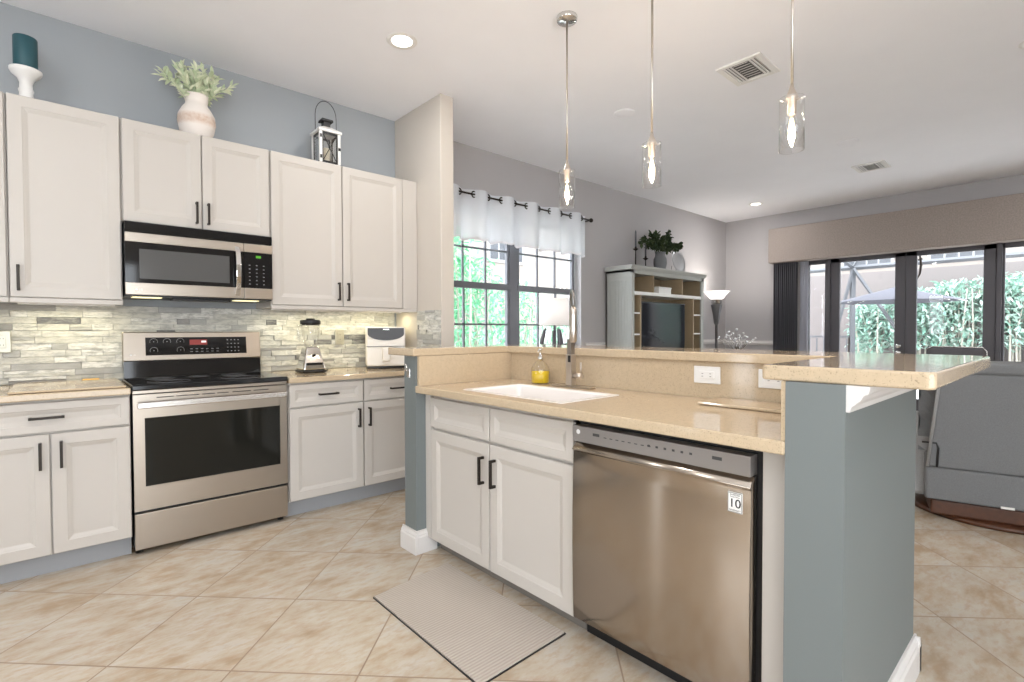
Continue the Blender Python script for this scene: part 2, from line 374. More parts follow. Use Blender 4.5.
def flat_disc(x, y, r, lab, cat, nm):
    o = MB().lathe([(r,H),(r,H-.003),(r*.95,H-.006),(.002,H-.007)], (x,y,0), 32).build(nm, M['ceil']); tag(o, lab, cat)
flat_disc(3.54, 2.55, .085, 'flat white round ceiling speaker between the first two pendants', 'speaker', 'ceiling_speaker')
flat_disc(5.69, 1.52, .09, 'flat white round ceiling speaker just right of the nearest pendant', 'speaker', 'ceiling_speaker')
def vent(x0, x1, y0, y1, lab):
    t = thing('air_vent', ((x0+x1)/2, (y0+y1)/2, H), lab, 'vent')
    b = MB(); w_ = .035; z0, z1 = H-.012, H
    b.box(x0, x1, y0, y0+w_, z0, z1); b.box(x0, x1, y1-w_, y1, z0, z1); b.box(x0, x0+w_, y0+w_, y1-w_, z0, z1); b.box(x1-w_, x1, y0+w_, y1-w_, z0, z1)
    b.build('vent_frame', M['white'], t, .003)
    bx(x0+w_, x1-w_, y0+w_, y1-w_, H-.002, H-.0005).build('vent_cavity', mat('duct_grey', (.10,.10,.095), .7), t)
    W_ = (x1-x0-2*w_)
    def sl(xa, xb, ya, yb, n, ax):
        for k in range(n):
            b = MB()
            if ax == 'x':
                c = ya+(yb-ya)*(k+.5)/n; b.prism([(c-.011,H-.011),(c-.008,H-.013),(c+.011,H-.004),(c+.008,H-.002)], lambda p, q: (q, p[0], p[1]), xa, xb)
            else:
                c = xa+(xb-xa)*(k+.5)/n; b.prism([(c-.011,H-.011),(c-.008,H-.013),(c+.011,H-.004),(c+.008,H-.002)], lambda p, q: (p[0], q, p[1]), ya, yb)
            b.build('vent_slat', M['white'], t)
    ym = (y1-y0-2*w_)
    sl(x0+w_, x1-w_, y0+w_, y0+w_+ym*.27, 3, 'x'); sl(x0+w_, x1-w_, y1-w_-ym*.27, y1-w_, 3, 'x')
    sl(x0+w_, x1-w_, y0+w_+ym*.3, y1-w_-ym*.3, 8, 'y')
vent(3.42, 3.765, 1.41, 1.71, 'larger square ceiling vent nearest the pendant lights')
vent(6.56, 6.88, 1.42, 1.72, 'smaller ceiling air vent farther off above the patio side')
# ================================================================ cabinets
def door_panel(name, T, a0, a1, z0, z1, parent, st=.058, th=.02, m=None):
    """raised-moulding shaker front; local a along width, d depth from front face, z up"""
    b = MB(T); rings = [(0,th),(0,.003),(.003,0),(st-.004,0),(st,.0025),(st+.006,.004),(st+.018,.009),(st+.022,.0095)]
    prev = None
    for ins, d in rings:
        r = [b.v((a0+ins, d, z0+ins)), b.v((a1-ins, d, z0+ins)), b.v((a1-ins, d, z1-ins)), b.v((a0+ins, d, z1-ins))]
        if prev:
            for k in range(4): b.f([prev[k], prev[(k+1)%4], r[(k+1)%4], r[k]])
        else: b.f(r[::-1])
        prev = r
    b.f(prev); return b.build(name, m or M['cab'], parent)
def pull(T, a, z, parent, vert=True, ln=.13):
    b = MB(T); h = ln/2; w_ = .006
    if vert:
        b.box(a-w_, a+w_, -.034, -.022, z-h, z+h); b.box(a-w_, a+w_, -.024, 0, z-h, z-h+.012); b.box(a-w_, a+w_, -.024, 0, z+h-.012, z+h)
    else:
        b.box(a-h, a+h, -.034, -.022, z-w_, z+w_); b.box(a-h, a-h+.012, -.024, 0, z-w_, z+w_); b.box(a+h-.012, a+h, -.024, 0, z-w_, z+w_)
    b.build('handle', M['bronze'], parent, .0015)
UA = lambda p: (p[0], 3.60+p[1], p[2])
def upper(x0, x1, z0, z1, doors, lab, hand, fill=None, rail=True):
    t = thing('upper_cabinet', ((x0+x1)/2, 3.79, z0), lab, 'cabinet')
    b = MB(); b.box(x0, x1, 3.622, 3.958, z0+.002, z1); b.build('body', M['cab'], t, .002)
    if rail: bx(x0, x1, 3.60, 3.622, z0-.012, z0+.014).build('light_rail', M['cab'], t, .003)
    if fill: bx(fill[0], fill[1], 3.602, 3.622, z0+.016, z1).build('filler_strip', M['cab'], t, .002)
    for (a, c), h in zip(doors, hand):
        d = door_panel('door', UA, a, c, z0+.018 if rail else z0+.004, z1-.002, t)
        pull(UA, h[0], h[1], d)
upper(-.172, .2845, 1.36, 2.40, [(-.168, .279)], 'single-door white wall cabinet left of the microwave, beneath the teal candle', [(-.138, 1.475)])
upper(-.62, -.1735, 1.36, 2.40, [(-.616, -.180)], 'white wall cabinet at the far left edge of the photo', [(-.56, 1.50)])
upper(.2855, 1.0715, 1.822, 2.40, [(.291, .676), (.682, 1.066)], 'short two-door white wall cabinet above the microwave', [(.648, 1.918), (.710, 1.918)], rail=False)
upper(1.0725, 2.192, 1.36, 2.40, [(1.078, 1.564), (1.570, 2.058)], 'tall two-door white wall cabinet right of the microwave, above the blender', [(1.532, 1.485), (1.602, 1.485)], fill=(2.062, 2.192))
BA = lambda p: (p[0], 3.335+p[1], p[2])
def base(x0, x1, cols, lab, fill=None):
    t = thing('base_cabinet', ((x0+x1)/2, 3.65, 0), lab, 'cabinet')
    bx(x0, x1, 3.357, 3.955, .105, .868).build('body', M['cab'], t, .002)
    bx(x0, x1, 3.41, 3.43, 0, .104).build('toe_kick', M['toe'], t)
    if fill: bx(fill[0], fill[1], 3.337, 3.357, .112, .862).build('filler_strip', M['cab'], t)
    return t
t = base(-.37, .286, None, 'white base cabinet with one wide drawer left of the range')
d = door_panel('drawer', BA, -.366, .282, .712, .858, t, st=.04); pull(BA, -.04, .785, d, False)
d = door_panel('door', BA, -.366, -.032, .112, .702, t); pull(BA, -.066, .60, d)
d = door_panel('door', BA, -.026, .282, .112, .702, t); pull(BA, .010, .60, d)
t = base(1.090, 2.192, None, 'white base cabinet with two drawers right of the range', (2.104, 2.192))
d = door_panel('drawer', BA, 1.094, 1.590, .712, .858, t, st=.04); pull(BA, 1.342, .785, d, False)
d = door_panel('drawer', BA, 1.598, 2.10, .712, .858, t, st=.04); pull(BA, 1.86, .785, d, False)
d = door_panel('door', BA, 1.094, 1.590, .112, .702, t); pull(BA, 1.555, .60, d)
d = door_panel('door', BA, 1.598, 2.10, .112, .702, t); pull(BA, 1.632, .60, d)
t = tag(bx(-.37, .287, 3.31, 3.955, .870, .905).build('countertop', M['stone'], bevel=.006), 'speckled beige stone countertop on the cabinet left of the range', 'countertop')
t = tag(bx(1.086, 2.193, 3.31, 3.955, .870, .905).build('countertop', M['stone'], bevel=.006), 'speckled beige stone countertop right of the range, under the blender', 'countertop')
o = bx(-.175, .27, 3.335, 3.90, .906, .917).build('cutting_board', M['stone'], bevel=.005); tag(o, 'thin beige stone board lying on the counter left of the range', 'cutting board')
o = bx(.11, .19, 3.905, 3.925, .9065, .922).build('tray', mat('brass', (.6,.36,.1), .3, 1), bevel=.004); tag(o, 'small brass bar lying against the backsplash left of the range', 'tray')
# stacked stone backsplash: each stone an island of the mesh
def stones(T, a0, a1, z0, z1, lab, skip=None):
    b = MB(T); nr = round((z1-z0)/.0375); hgt = (z1-z0)/nr
    for r in range(nr):
        x = a0
        while x < a1-.001:
            wd = random.choice((.07,.10,.14,.19,.24,.30)); x2 = min(a1, x+wd)
            if a1-x2 < .03: x2 = a1
            if random.random() < .22:
                for q in (0,1):
                    d = random.uniform(.004,.016); b.box(x+.0005, x2-.0005, -d, 0, z0+r*hgt+q*hgt/2+.0004, z0+r*hgt+(q+1)*hgt/2-.0004)
            else:
                d = random.uniform(.004,.016); b.box(x+.0005, x2-.0005, -d, 0, z0+r*hgt+.0005, z0+(r+1)*hgt-.0005)
            x = x2
    o = b.build('backsplash', M['stack'], bevel=.0012, seg=1); tag(o, lab, 'backsplash')
stones(lambda p: (p[0], 3.957+p[1]*.9, p[2]), -.62, 2.175, .9065, 1.358, 'stacked split-stone backsplash running behind the range')
stones(lambda p: (2.193+p[1], p[0], p[2]), 3.262, 3.597, .9065, 1.36, 'short return of stacked stone on the side of the partition wall')
# under-cabinet lights
def strip(x0, x1, i, lab, e=5):
    t = thing('light_bar', ((x0+x1)/2, 3.78, 1.345), lab, 'light')
    bx(x0, x1, 3.765, 3.795, 1.347, 1.360).build('housing', M['white'], t)
    l = bpy.data.lights.new('strip_light', 'AREA'); l.shape = 'RECTANGLE'; l.size = x1-x0; l.size_y = .03; l.energy = e; l.color = (1,.92,.62)
    lo = bpy.data.objects.new('strip_light', l); COL.objects.link(lo); lo.parent = t; lo.location = (0, 0, -.002)
strip(-.15, .26, 0, 'slim light bar under the wall cabinet left of the microwave', 1.4)
strip(1.12, 2.14, 1, 'slim light bar under the wall cabinet above the blender', 3.0)
def outlet(T, lab, horiz=False, m=None):
    t = thing('wall_outlet', T((0,0,0)), lab, 'outlet')
    W_, H_ = (.060,.037) if horiz else (.037,.060)
    b = MB(T); b.box(-W_, W_, -.006, 0, -H_, H_); b.build('cover_plate', m or M['white'], t, .003)
    b = MB(T)
    if horiz: b.box(-.034, .034, -.009, -.006, -.017, .017)
    else: b.box(-.017, .017, -.009, -.006, -.034, .034)
    b.build('socket', m or M['white'], t, .002)
    b = MB(T)
    for s in (-.018, .018):
        for q in (-.006, .006):
            if horiz: b.box(s-.004, s+.004, -.0096, -.009, q-.001, q+.001)
            else: b.box(q-.001, q+.001, -.0096, -.009, s-.004, s+.004)
    b.build('slots', M['black'], t)
steelplate = mat('outlet_plate', (.45,.43,.36), .35, .5)
outlet(lambda p: (1.68+p[0], 3.938+p[1], 1.152+p[2]), 'metal-plated wall outlet between the blender and the air fryer', m=steelplate)
outlet(lambda p: (-.222+p[0], 3.938+p[1], 1.145+p[2]), 'metal-plated wall outlet at the left edge of the backsplash', m=steelplate)
# ================================================================ microwave
t = thing('microwave', (.68, 3.75, 1.395), 'stainless over-the-range microwave with black glass door', 'microwave')
bx(.292, 1.066, 3.575, 3.955, 1.40, 1.818).build('body', M['black'], t)
bx(.291, 1.067, 3.556, 3.575, 1.762, 1.818).build('vent_grille', M['bglass'], t, .004)
b = MB(); b.box(.292, .896, 3.556, 3.575, 1.408, 1.476); b.box(.292, .896, 3.556, 3.575, 1.705, 1.758); md = b.build('door', M['steel'], t, .002)
bx(.293, .895, 3.558, 3.575, 1.477, 1.704).build('door_glass', M['bglass'], md)
bx(.357, .815, 3.5565, 3.558, 1.500, 1.668).build('window', M['mwwin'], md)
bx(.899, 1.067, 3.556, 3.575, 1.408, 1.476).build('panel_trim', M['steel'], t, .002); bx(.899, 1.067, 3.556, 3.575, 1.705, 1.758).build('panel_trim', M['steel'], t, .002)
cp = bx(.899, 1.067, 3.558, 3.575, 1.477, 1.704).build('control_panel', M['bglass'], t)
bx(.968, .998, 3.557, 3.558, 1.671, 1.686).build('display', mat('green_display', (.0,.05,.0), .3, emit=(.15,.6,.03), es=.6), cp)
kp_ = mat('key_print', (.22,.22,.23), .4)
for r in range(6):
    for c in range(3): bx(.926+c*.042, .935+c*.042, 3.5574, 3.558, 1.500+r*.024, 1.505+r*.024).build('key', kp_, cp)
b = MB(); pts = []
for k in range(9):
    f_ = k/8; pts.append((.858, 3.556-.04*math.sin(PI*f_)**.5 if 0 < k < 8 else 3.556, 1.425+.31*f_))
b.prism([(p[1], p[2]) for p in pts] + [(p[1]+.014, p[2]) for p in pts[::-1]], lambda p, x: (x, p[0], p[1]), .845, .873)
b.build('door_handle', M['chrome'], md, .003)
b = MB(); b.box(.33, .47, 3.62, 3.70, 1.396, 1.400); b.box(.86, 1.0, 3.62, 3.70, 1.396, 1.400); b.build('task_light_lens', mat('task_lens', (.9,.85,.6), .4, emit=(1,.88,.5), es=1.2), t)
b = MB(); b.box(.52, .83, 3.60, 3.72, 1.385, 1.400); b.build('grease_filter', M['black'], t, .003)
def logo(T, s, parent, m=None):
    b = MB(T); b.lathe([(.42*s, -.0006), (.42*s, 0)], (-.5*s, 0, 0), 20, 'y')
    text_into(b, 'LG', .95*s, lambda u, v, d: (u+.75*s, -.0003+d, v)); b.build('logo', m or mat('logo_print', (.7,.7,.7), .4), parent)
logo(lambda p: (.350+p[0], 3.556+p[1], 1.437+p[2]), .016, md)
# ================================================================ range
t = thing('kitchen_range', (.68, 3.65, 0), 'freestanding stainless steel electric range with black glass cooktop', 'range')
bx(.296, 1.076, 3.362, 3.93, .045, .885).build('body', mat('range_side', (.02,.02,.02), .4), t, .002)
for x in (.32, 1.05):
    for y in (3.40, 3.88): MB().lathe([(.018,0),(.018,.045)], (x,y,0), 12).build('leveling_foot', M['black'], t)
bx(.296, 1.078, 3.335, 3.36, .032, .226).build('storage_drawer', M['steel'], t, .004)
b = MB(); y0, y1 = 3.335, 3.362
b.box(.296, .346, y0, y1, .240, .862); b.box(1.036, 1.078, y0, y1, .240, .862); b.box(.346, 1.036, y0, y1, .240, .368); b.box(.346, 1.036, y0, y1, .736, .862)
od = b.build('oven_door', M['steel'], t)
bx(.345, 1.037, 3.339, 3.36, .367, .737).build('door_window', M['window'], od)
b = MB(); b.box(.312, 1.066, 3.288, 3.303, .792, .824); b.box(.312, .335, 3.30, 3.336, .797, .820); b.box(1.043, 1.066, 3.30, 3.336, .797, .820); b.build('oven_handle', M['steell'], od, .004, 2)
b = MB()
for k, (a, c) in enumerate(((.40,.48),(.49,.60),(.615,.68),(.69,.75),(.77,.87),(.885,.97))): b.box(a, c, 3.3345, 3.336, .840, .845)
b.build('door_vents', M['black'], od)
bx(.294, 1.080, 3.338, 3.42, .866, .886).build('front_strip', M['steel'], t, .003)
ck = MB(); ck.box(.291, 1.083, 3.325, 3.86, .886, .915); ck = ck.build('cooktop', M['cook'], t, .006)
b = MB()
for x, y, r in ((.48,3.48,.105),(.86,3.48,.12),(.47,3.73,.075),(.87,3.73,.075),(.675,3.74,.06)):
    b.torus((x,y,.9152), r, .0012, 'z', 40, 4); b.torus((x,y,.9152), r*.62, .0008, 'z', 32, 4)
b.build('burner_marks', M['ring'], ck)
b = MB(); b.prism([(3.865,.915),(3.938,.915),(3.938,1.015),(3.875,1.015)], lambda p, x: (x, p[0], p[1]), .302, 1.074); b.build('back_riser', M['bglass'], t)
b = MB(); b.prism([(3.862,1.017),(3.938,1.017),(3.938,1.196),(3.888,1.196)], lambda p, x: (x, p[0], p[1]), .300, 1.076); bk = b.build('backguard', M['steel'], t, .005)
sl = lambda z: 3.862+.026*(z-1.017)/.179
def onbg(b, x0, x1, z0, z1, d): b.prism([(sl(z0)-d, z0),(sl(z0)+.003, z0),(sl(z1)+.003, z1),(sl(z1)-d, z1)], lambda p, x: (x, p[0], p[1]), x0, x1)
b = MB(); onbg(b, .412, .985, 1.050, 1.162, .0012); cp = b.build('control_panel', M['bglass'], bk)
b = MB(); onbg(b, .648, .748, 1.112, 1.146, .002); b.build('clock_display', mat('red_display', (.05,.0,.0), .3, emit=(.45,.07,.06), es=.5), cp)
b = MB(); onbg(b, .714, .742, 1.126, 1.138, .0026); b.build('clock_digits', mat('digits', (.5,.5,.5), .3, emit=(.9,.8,.8), es=.8), cp)
for x, z in ((.455,1.135),(.525,1.135),(.597,1.135),(.455,1.080),(.597,1.080)):
    b = MB(); b.torus((x, sl(z)-.0018, z), .020, .0009, 'y', 24, 4, arc=4.4, a0=-.63)
    b.lathe([(.003, sl(z)-.002),(.003, sl(z)-.001)], (x,0,z), 8, 'y'); b.build('burner_key', mat('key_ring', (.42,.42,.43), .4), cp)
kp_ = mat('touch_print', (.25,.25,.26), .4)
for r in range(4):
    for c in range(4): b = MB(); onbg(b, .865+c*.022, .873+c*.022, 1.064+r*.025, 1.070+r*.025, .0018); b.build('key', kp_, cp)
for r in range(2):
    for c in range(6): b = MB(); onbg(b, .650+c*.030, .664+c*.030, 1.066+r*.018, 1.070+r*.018, .0018); b.build('key', kp_, cp)
logo(lambda p: (.345+p[0], sl(1.06)+p[1]-.0008, 1.055+p[2]), .014, bk)
# ================================================================ island
struct_ = MB()
z1 = 1.064
struct_.prism([(1.43,2.372),(2.118,2.372),(2.118,.518),(1.43,.518),(1.43,.381),(2.235,.381),(2.235,2.49),(1.43,2.49)], lambda p, z: (p[0], p[1], z), 0, z1)
struct(struct_.build('wall_island', M['pony']))
bp_ = base_prof(.122, .02)
b = MB()
b.prism(bp_, lambda p, t: (1.43-p[0], t, p[1]), 2.352, 2.51); b.prism(bp_, lambda p, t: (t, 2.372-p[0], p[1]), 1.431, 1.548)
b.prism(bp_, lambda p, t: (t, 2.49+p[0], p[1]), 1.431, 2.255)
b.prism(bp_, lambda p, t: (t, .381-p[0], p[1]), 1.431, 2.255); b.prism(bp_, lambda p, t: (1.43-p[0], t, p[1]), .361, .518)
b.prism(bp_, lambda p, t: (2.235+p[0], t, p[1]), .361, 2.51)
struct(b.build('baseboard_island', M['trim']))
b = MB(); cr = [(0,.998),(.008,.998),(.012,1.012),(.030,1.028),(.036,1.040),(.046,1.046),(.050,1.064),(0,1.064)]
b.prism(cr, lambda p, t: (t, .381-p[0], p[1]), 1.435, 2.30); struct(b.build('trim_3', M['trim']))
IA = lambda p: (1.488+p[1], p[0], p[2])
t = thing('sink_cabinet', (1.8, 1.84, 0), 'white two-door island cabinet beneath the sink', 'cabinet')
b = MB(); b.box(1.51, 2.085, 1.306, 1.325, .10, .866); b.box(1.51, 2.085, 2.345, 2.370, .10, .866); b.box(1.51, 2.085, 1.306, 2.370, .10, .118); b.box(2.07, 2.085, 1.306, 2.370, .10, .866); b.box(1.51, 1.53, 1.306, 2.370, .10, .866)
b.build('body', M['cab'], t)
bx(1.49, 1.51, 2.322, 2.371, .08, .866).build('filler_strip', M['cab'], t)
bx(1.565, 1.58, 1.306, 2.345, 0, .10).build('toe_kick', mat('shadow_toe_kick', (.20,.18,.16), .6), t)  # shadow under the island cabinet is put into this brown colour
door_panel('false_drawer', IA, 1.828, 2.318, .686, .842, t, st=.04); door_panel('false_drawer', IA, 1.310, 1.820, .686, .842, t, st=.04)
d = door_panel('door', IA, 1.828, 2.318, .080, .672, t); pull(IA, 1.866, .545, d)
d = door_panel('door', IA, 1.310, 1.820, .080, .672, t); pull(IA, 1.782, .545, d)
t = tag(bx(1.502, 2.08, .522, .603, 0.0, .866).build('end_panel', M['cab'], bevel=.002), 'narrow white filler panel between dishwasher and grey half wall', 'panel')
# dishwasher
t = thing('dishwasher', (1.78, .95, 0), 'brushed stainless dishwasher built in under the island counter', 'dishwasher')
bx(1.515, 2.08, .606, 1.298, .09, .86).build('tub', M['black'], t)
bx(1.56, 1.575, .606, 1.298, 0, .095).build('toe_kick', M['black'], t)
b = MB(); pr = []
for k in range(13):
    z = .095+.645*k/12; pr.append((1.474-.010*math.sin(PI*min(1, (k+1)/14)), z))
pr += [(1.462, .748), (1.490, .776), (1.512, .776), (1.512, .095)]
b.prism(pr, lambda p, y: (p[0], y, p[1]), .622, 1.294); dd = b.build('door', M['steelv'], t)
for f in dd.data.polygons: f.use_smooth = True
md_ = dd.modifiers.new('b', 'BEVEL'); md_.width = .002; md_.limit_method = 'ANGLE'; md_.angle_limit = .5
for e_ in dd.data.edges: pass
cpn = bx(1.464, 1.512, .622, 1.290, .780, .840).build('control_panel', M['panelgrey'], t, .002)
T_ = lambda p: (1.4638+p[1], p[0], p[2])
key = mat('dw_print', (.06,.06,.06), .5)
for y in (1.177, .72): MB(T_).box(y-.015, y+.015, -.0005, 0, .812, .822).build('button', key, cpn)
for k in range(8): MB(T_).box(1.13-.026*k, 1.142-.026*k, -.0005, 0, .8115, .8145).build('button', key, cpn)
for k in range(6): MB(T_).box(.800+.030*k, .809+.030*k, -.0005, 0, .812, .819).build('button', key, cpn)
for y in (.958, .925): MB(T_).lathe([(.003,-.0005),(.003,0)], (y,0,.815), 8, 'y').build('button', key, cpn)
b = MB(T_); b.lathe([(.009,-.0006),(.009,0)], (1.262,0,.818), 20, 'y'); b.build('logo', mat('logo_white', (.8,.8,.8), .4), cpn)
st_ = lambda p: (1.4655+p[1], .666-p[0], .697+p[2])
b = MB(st_); b.box(-.021,.021,-.0008,.004,-.029,.029); sk = b.build('energy_sticker', M['white'], dd)
b = MB(st_); b.box(-.0205,.0205,-.0011,-.0006,-.0285,-.0270); b.box(-.0205,.0205,-.0011,-.0006,.0270,.0285); b.box(-.0205,-.0193,-.0011,-.0006,-.0285,.0285); b.box(.0193,.0205,-.0011,-.0006,-.0285,.0285)
text_into(b, '10', .036, lambda u, v, d: (u, -.001+d, v-.003)); text_into(b, '10', .0362, lambda u, v, d: (u+.0006, -.001+d, v-.003))
text_into(b, 'INVERTER', .0066, lambda u, v, d: (u, -.001+d, v+.0225)); text_into(b, 'Direct Drive', .0055, lambda u, v, d: (u, -.001+d, v+.0165)); text_into(b, 'WARRANTY', .0062, lambda u, v, d: (u, -.001+d, v-.0225))
b.build('sticker_print', M['black'], sk)
# island worktop with sink cut-out
SX0, SX1, SY0, SY1 = 1.515, 1.895, 1.395, 2.055
b = MB(); xs = (1.425, SX0, SX1, 2.117); ys = (.5185, SY0, SY1, 2.371)
V = {}
for z in (.868, .905):
    for i, x in enumerate(xs):
        for j, y in enumerate(ys): V[i,j,z] = b.v((x,y,z))
for i in range(3):
    for j in range(3):
        if (i,j) == (1,1): continue
        for z in (.868,.905): b.f([V[i,j,z],V[i+1,j,z],V[i+1,j+1,z],V[i,j+1,z]])
def side(pth):
    for (i,j),(k,l) in zip(pth, pth[1:]+pth[:1]): b.f([V[i,j,.868],V[k,l,.868],V[k,l,.905],V[i,j,.905]])
side([(0,0),(1,0),(2,0),(3,0),(3,1),(3,2),(3,3),(2,3),(1,3),(0,3),(0,2),(0,1)]); side([(1,1),(2,1),(2,2),(1,2)])
wt = b.build('island_worktop', M['stone'], bevel=.005); tag(wt, 'speckled beige stone worktop of the island holding the white sink', 'countertop')
b = MB(); b.box(1.440, 2.117, 2.352, 2.3715, .9055, 1.064); b.build('upstand', M['stone'], wt)
b = MB(); b.box(2.097, 2.1175, .530, 2.352, .9055, 1.064); b.build('upstand', M['stone'], wt)
b = MB(); b.box(1.434, 2.097, .5185, .530, .9055, 1.064); b.build('upstand', M['stone'], wt)
# sink
b = MB(); g = .004; rings = []
def rr(x0,x1,y0,y1,r,z,n=5):
    out = []
    for cx,cy,a in ((x1-r,y1-r,0),(x0+r,y1-r,PI/2),(x0+r,y0+r,PI),(x1-r,y0+r,1.5*PI)):
        for k in range(n+1): out.append(b.v((cx+r*math.cos(a+PI/2*k/n), cy+r*math.sin(a+PI/2*k/n), z)))
    return out
R_ = [rr(SX0-.008,SX1+.008,SY0-.008,SY1+.008,.02,.9075), rr(SX0+.02,SX1-.02,SY0+.02,SY1-.02,.03,.9075), rr(SX0+.026,SX1-.026,SY0+.026,SY1-.026,.03,.900), rr(SX0+.035,SX1-.035,SY0+.035,SY1-.035,.04,.74), rr(SX0+.07,SX1-.07,SY0+.07,SY1-.07,.04,.715),
      ]
for A, B in zip(R_, R_[1:]):
    for k in range(len(A)): b.f([A[k],A[(k+1)%len(A)],B[(k+1)%len(A)],B[k]])
b.f(R_[-1])
O0 = rr(SX0-.008,SX1+.008,SY0-.008,SY1+.008,.02,.9055); Oa = rr(SX0+g,SX1-g,SY0+g,SY1-g,.02,.9055); O1 = rr(SX0+g,SX1-g,SY0+g,SY1-g,.02,.89); O2 = rr(SX0+.02,SX1-.02,SY0+.02,SY1-.02,.03,.73); O3 = rr(SX0+.06,SX1-.06,SY0+.06,SY1-.06,.04,.70)
for A, B in ((R_[0],O0),(O0,Oa),(Oa,O1),(O1,O2),(O2,O3)):
    for k in range(len(A)): b.f([A[k],A[(k+1)%len(A)],B[(k+1)%len(A)],B[k]])
b.f(O3)
sk = b.build('kitchen_sink', M['sink']); tag(sk, 'white rectangular sink basin set in the island worktop', 'sink')
MB().lathe([(.040,.7155),(.040,.719),(.028,.720),(.025,.7165)], (1.70,1.72,0), 24).build('drain', M['steell'], sk)
# faucet
t = thing('faucet', (1.99, 1.775, .905), 'tall brushed nickel pull-down faucet behind the sink', 'faucet')
FX, FY = 2.00, 1.775
bx(FX-.03, FX+.03, FY-.145, FY+.125, .906, .912).build('deck_plate', M['nickel'], t, .004)
b = MB(); b.box(FX-.020, FX+.020, FY-.020, FY+.020, .912, 1.075); bd = b.build('body', M['nickel'], t, .004)
bx(FX-.016, FX+.016, FY-.014, FY+.014, 1.075, 1.155).build('neck', mat('dark_nickel', (.33,.31,.30), .3, 1), t, .003)
fd = Vector((-.69, -.72, 0)); fp = lambda d, z: (FX+fd.x*d, FY+fd.y*d, z)
b = MB(); b.tube([fp(0,1.15), fp(0,1.33), fp(.012,1.368), fp(.04,1.392), fp(.08,1.398), fp(.12,1.385), fp(.142,1.35), fp(.145,1.30)], .0085, 12); b.build('spout', mat('hose_nickel', (.22,.22,.22), .35, 1), t)
b = MB(); b.lathe([(.013,1.140),(.0165,1.148),(.0185,1.20),(.0185,1.27),(.0165,1.305),(.009,1.318)], fp(.145, 0), 16); b.build('spray_head', M['nickel'], t)
b = MB(); b.tube([(FX, FY-.018, .965), (FX, FY-.075, .965)], .015, 12); lv = b.build('valve', M['nickel'], t)
b = MB(); b.tube([(FX, FY-.068, .965), (FX-.005, FY-.072, 1.035)], .005, 8); b.build('lever', M['nickel'], lv)
bx(FX-.021, FX+.0, FY-.016, FY+.002, 1.035, 1.07).build('dock', M['black'], t)
# soap dispenser
t = thing('soap_dispenser', (2.01, 2.01, .906), 'clear glass soap dispenser filled with yellow liquid beside the faucet', 'soap dispenser')
c = (2.01, 2.01, 0)
MB().lathe([(.048,.907),(.052,.912),(.052,.980),(.048,.998),(.034,1.018),(.013,1.032),(.013,1.040)], c, 28).build('bottle', M['cglass'], t)
MB().lathe([(.046,.910),(.050,.914),(.050,.974),(.001,.975)], c, 28).build('soap', mat('yellow_soap', (.72,.50,.01), .15), t)
b = MB(); b.lathe([(.016,1.034),(.016,1.052),(.007,1.056),(.006,1.088),(.010,1.09),(.010,1.10)], c, 16); b.tube([(2.01,2.01,1.092),(1.985,1.995,1.094),(1.968,1.985,1.084)], .0045, 8); b.build('pump', M['chrome'], t)
o = bx(1.885, 2.085, .540, 1.01, .906, .918).build('cutting_board', M['stone'], bevel=.005); tag(o, 'thin beige stone board on the island worktop beside the half wall', 'cutting board')
outlet(lambda p: (2.096+p[1], 1.076-p[0], 1.006+p[2]), 'white horizontal outlet on the island upstand, nearer the sink', True)
outlet(lambda p: (2.096+p[1], .800-p[0], 1.006+p[2]), 'white horizontal outlet partly hidden behind the raised bar corner', True)
t = thing('bottle_opener', (1.42, 2.45, 1.0), 'small metal bottle opener fixed to the end of the grey island half wall', 'bottle opener')
b = MB(); b.box(1.424, 1.4295, 2.425, 2.460, .945, .995); b.build('plate', M['steell'], t, .003)
b = MB(); b.torus((1.414, 2.452, 1.002), .016, .0045, 'x', 16, 8, arc=4.2, a0=1.2); b.tube([(1.427,2.445,.985),(1.412,2.45,.984)], .005, 8); b.build('hook', M['steell'], t)
# raised bar
b = MB(); b.prism([(1.405,2.63),(1.405,2.352),(2.07,2.352),(2.07,.585),(1.450,.585),(1.440,.577),(1.440,.225),(1.453,.212),(2.445,.212),(2.495,.262),(2.495,2.63)], lambda p, z: (p[0], p[1], z), 1.0645, 1.105)
o = b.build('bar_top', M['stone'], bevel=.006, seg=3); tag(o, 'speckled beige stone raised bar top running along the island half wall', 'countertop')
# floor mat
b = MB(); b.prism([(1.045,1.335),(1.478,1.345),(1.478,2.155),(1.045,2.10)], lambda p, z: (p[0], p[1], z), 0.001, .010)
def ribmat():
    m = M['mat']; wv = N(m, 'ShaderNodeTexWave', bands_direction='Y'); wv.inputs['Scale'].default_value = 22; L(m, N(m, 'ShaderNodeTexCoord').outputs['Object'], wv.inputs[0]); bump(m, wv.outputs['Fac'], .6, .003)
    L(m, mixc(m, wv.outputs['Fac'], (.42,.365,.31), (.52,.46,.40)), P(m).inputs['Base Color'])
ribmat()
o = b.build('floor_mat', M['mat'], bevel=.002); b2 = MB(); b2.prism([(1.041,1.331),(1.482,1.341),(1.482,2.159),(1.041,2.104)], lambda p, z: (p[0], p[1], z), 0.0005, .005); b2.build('rubber_backing', M['black'], o); tag(o, 'beige ribbed kitchen mat on the tile floor before the sink cabinet', 'mat')
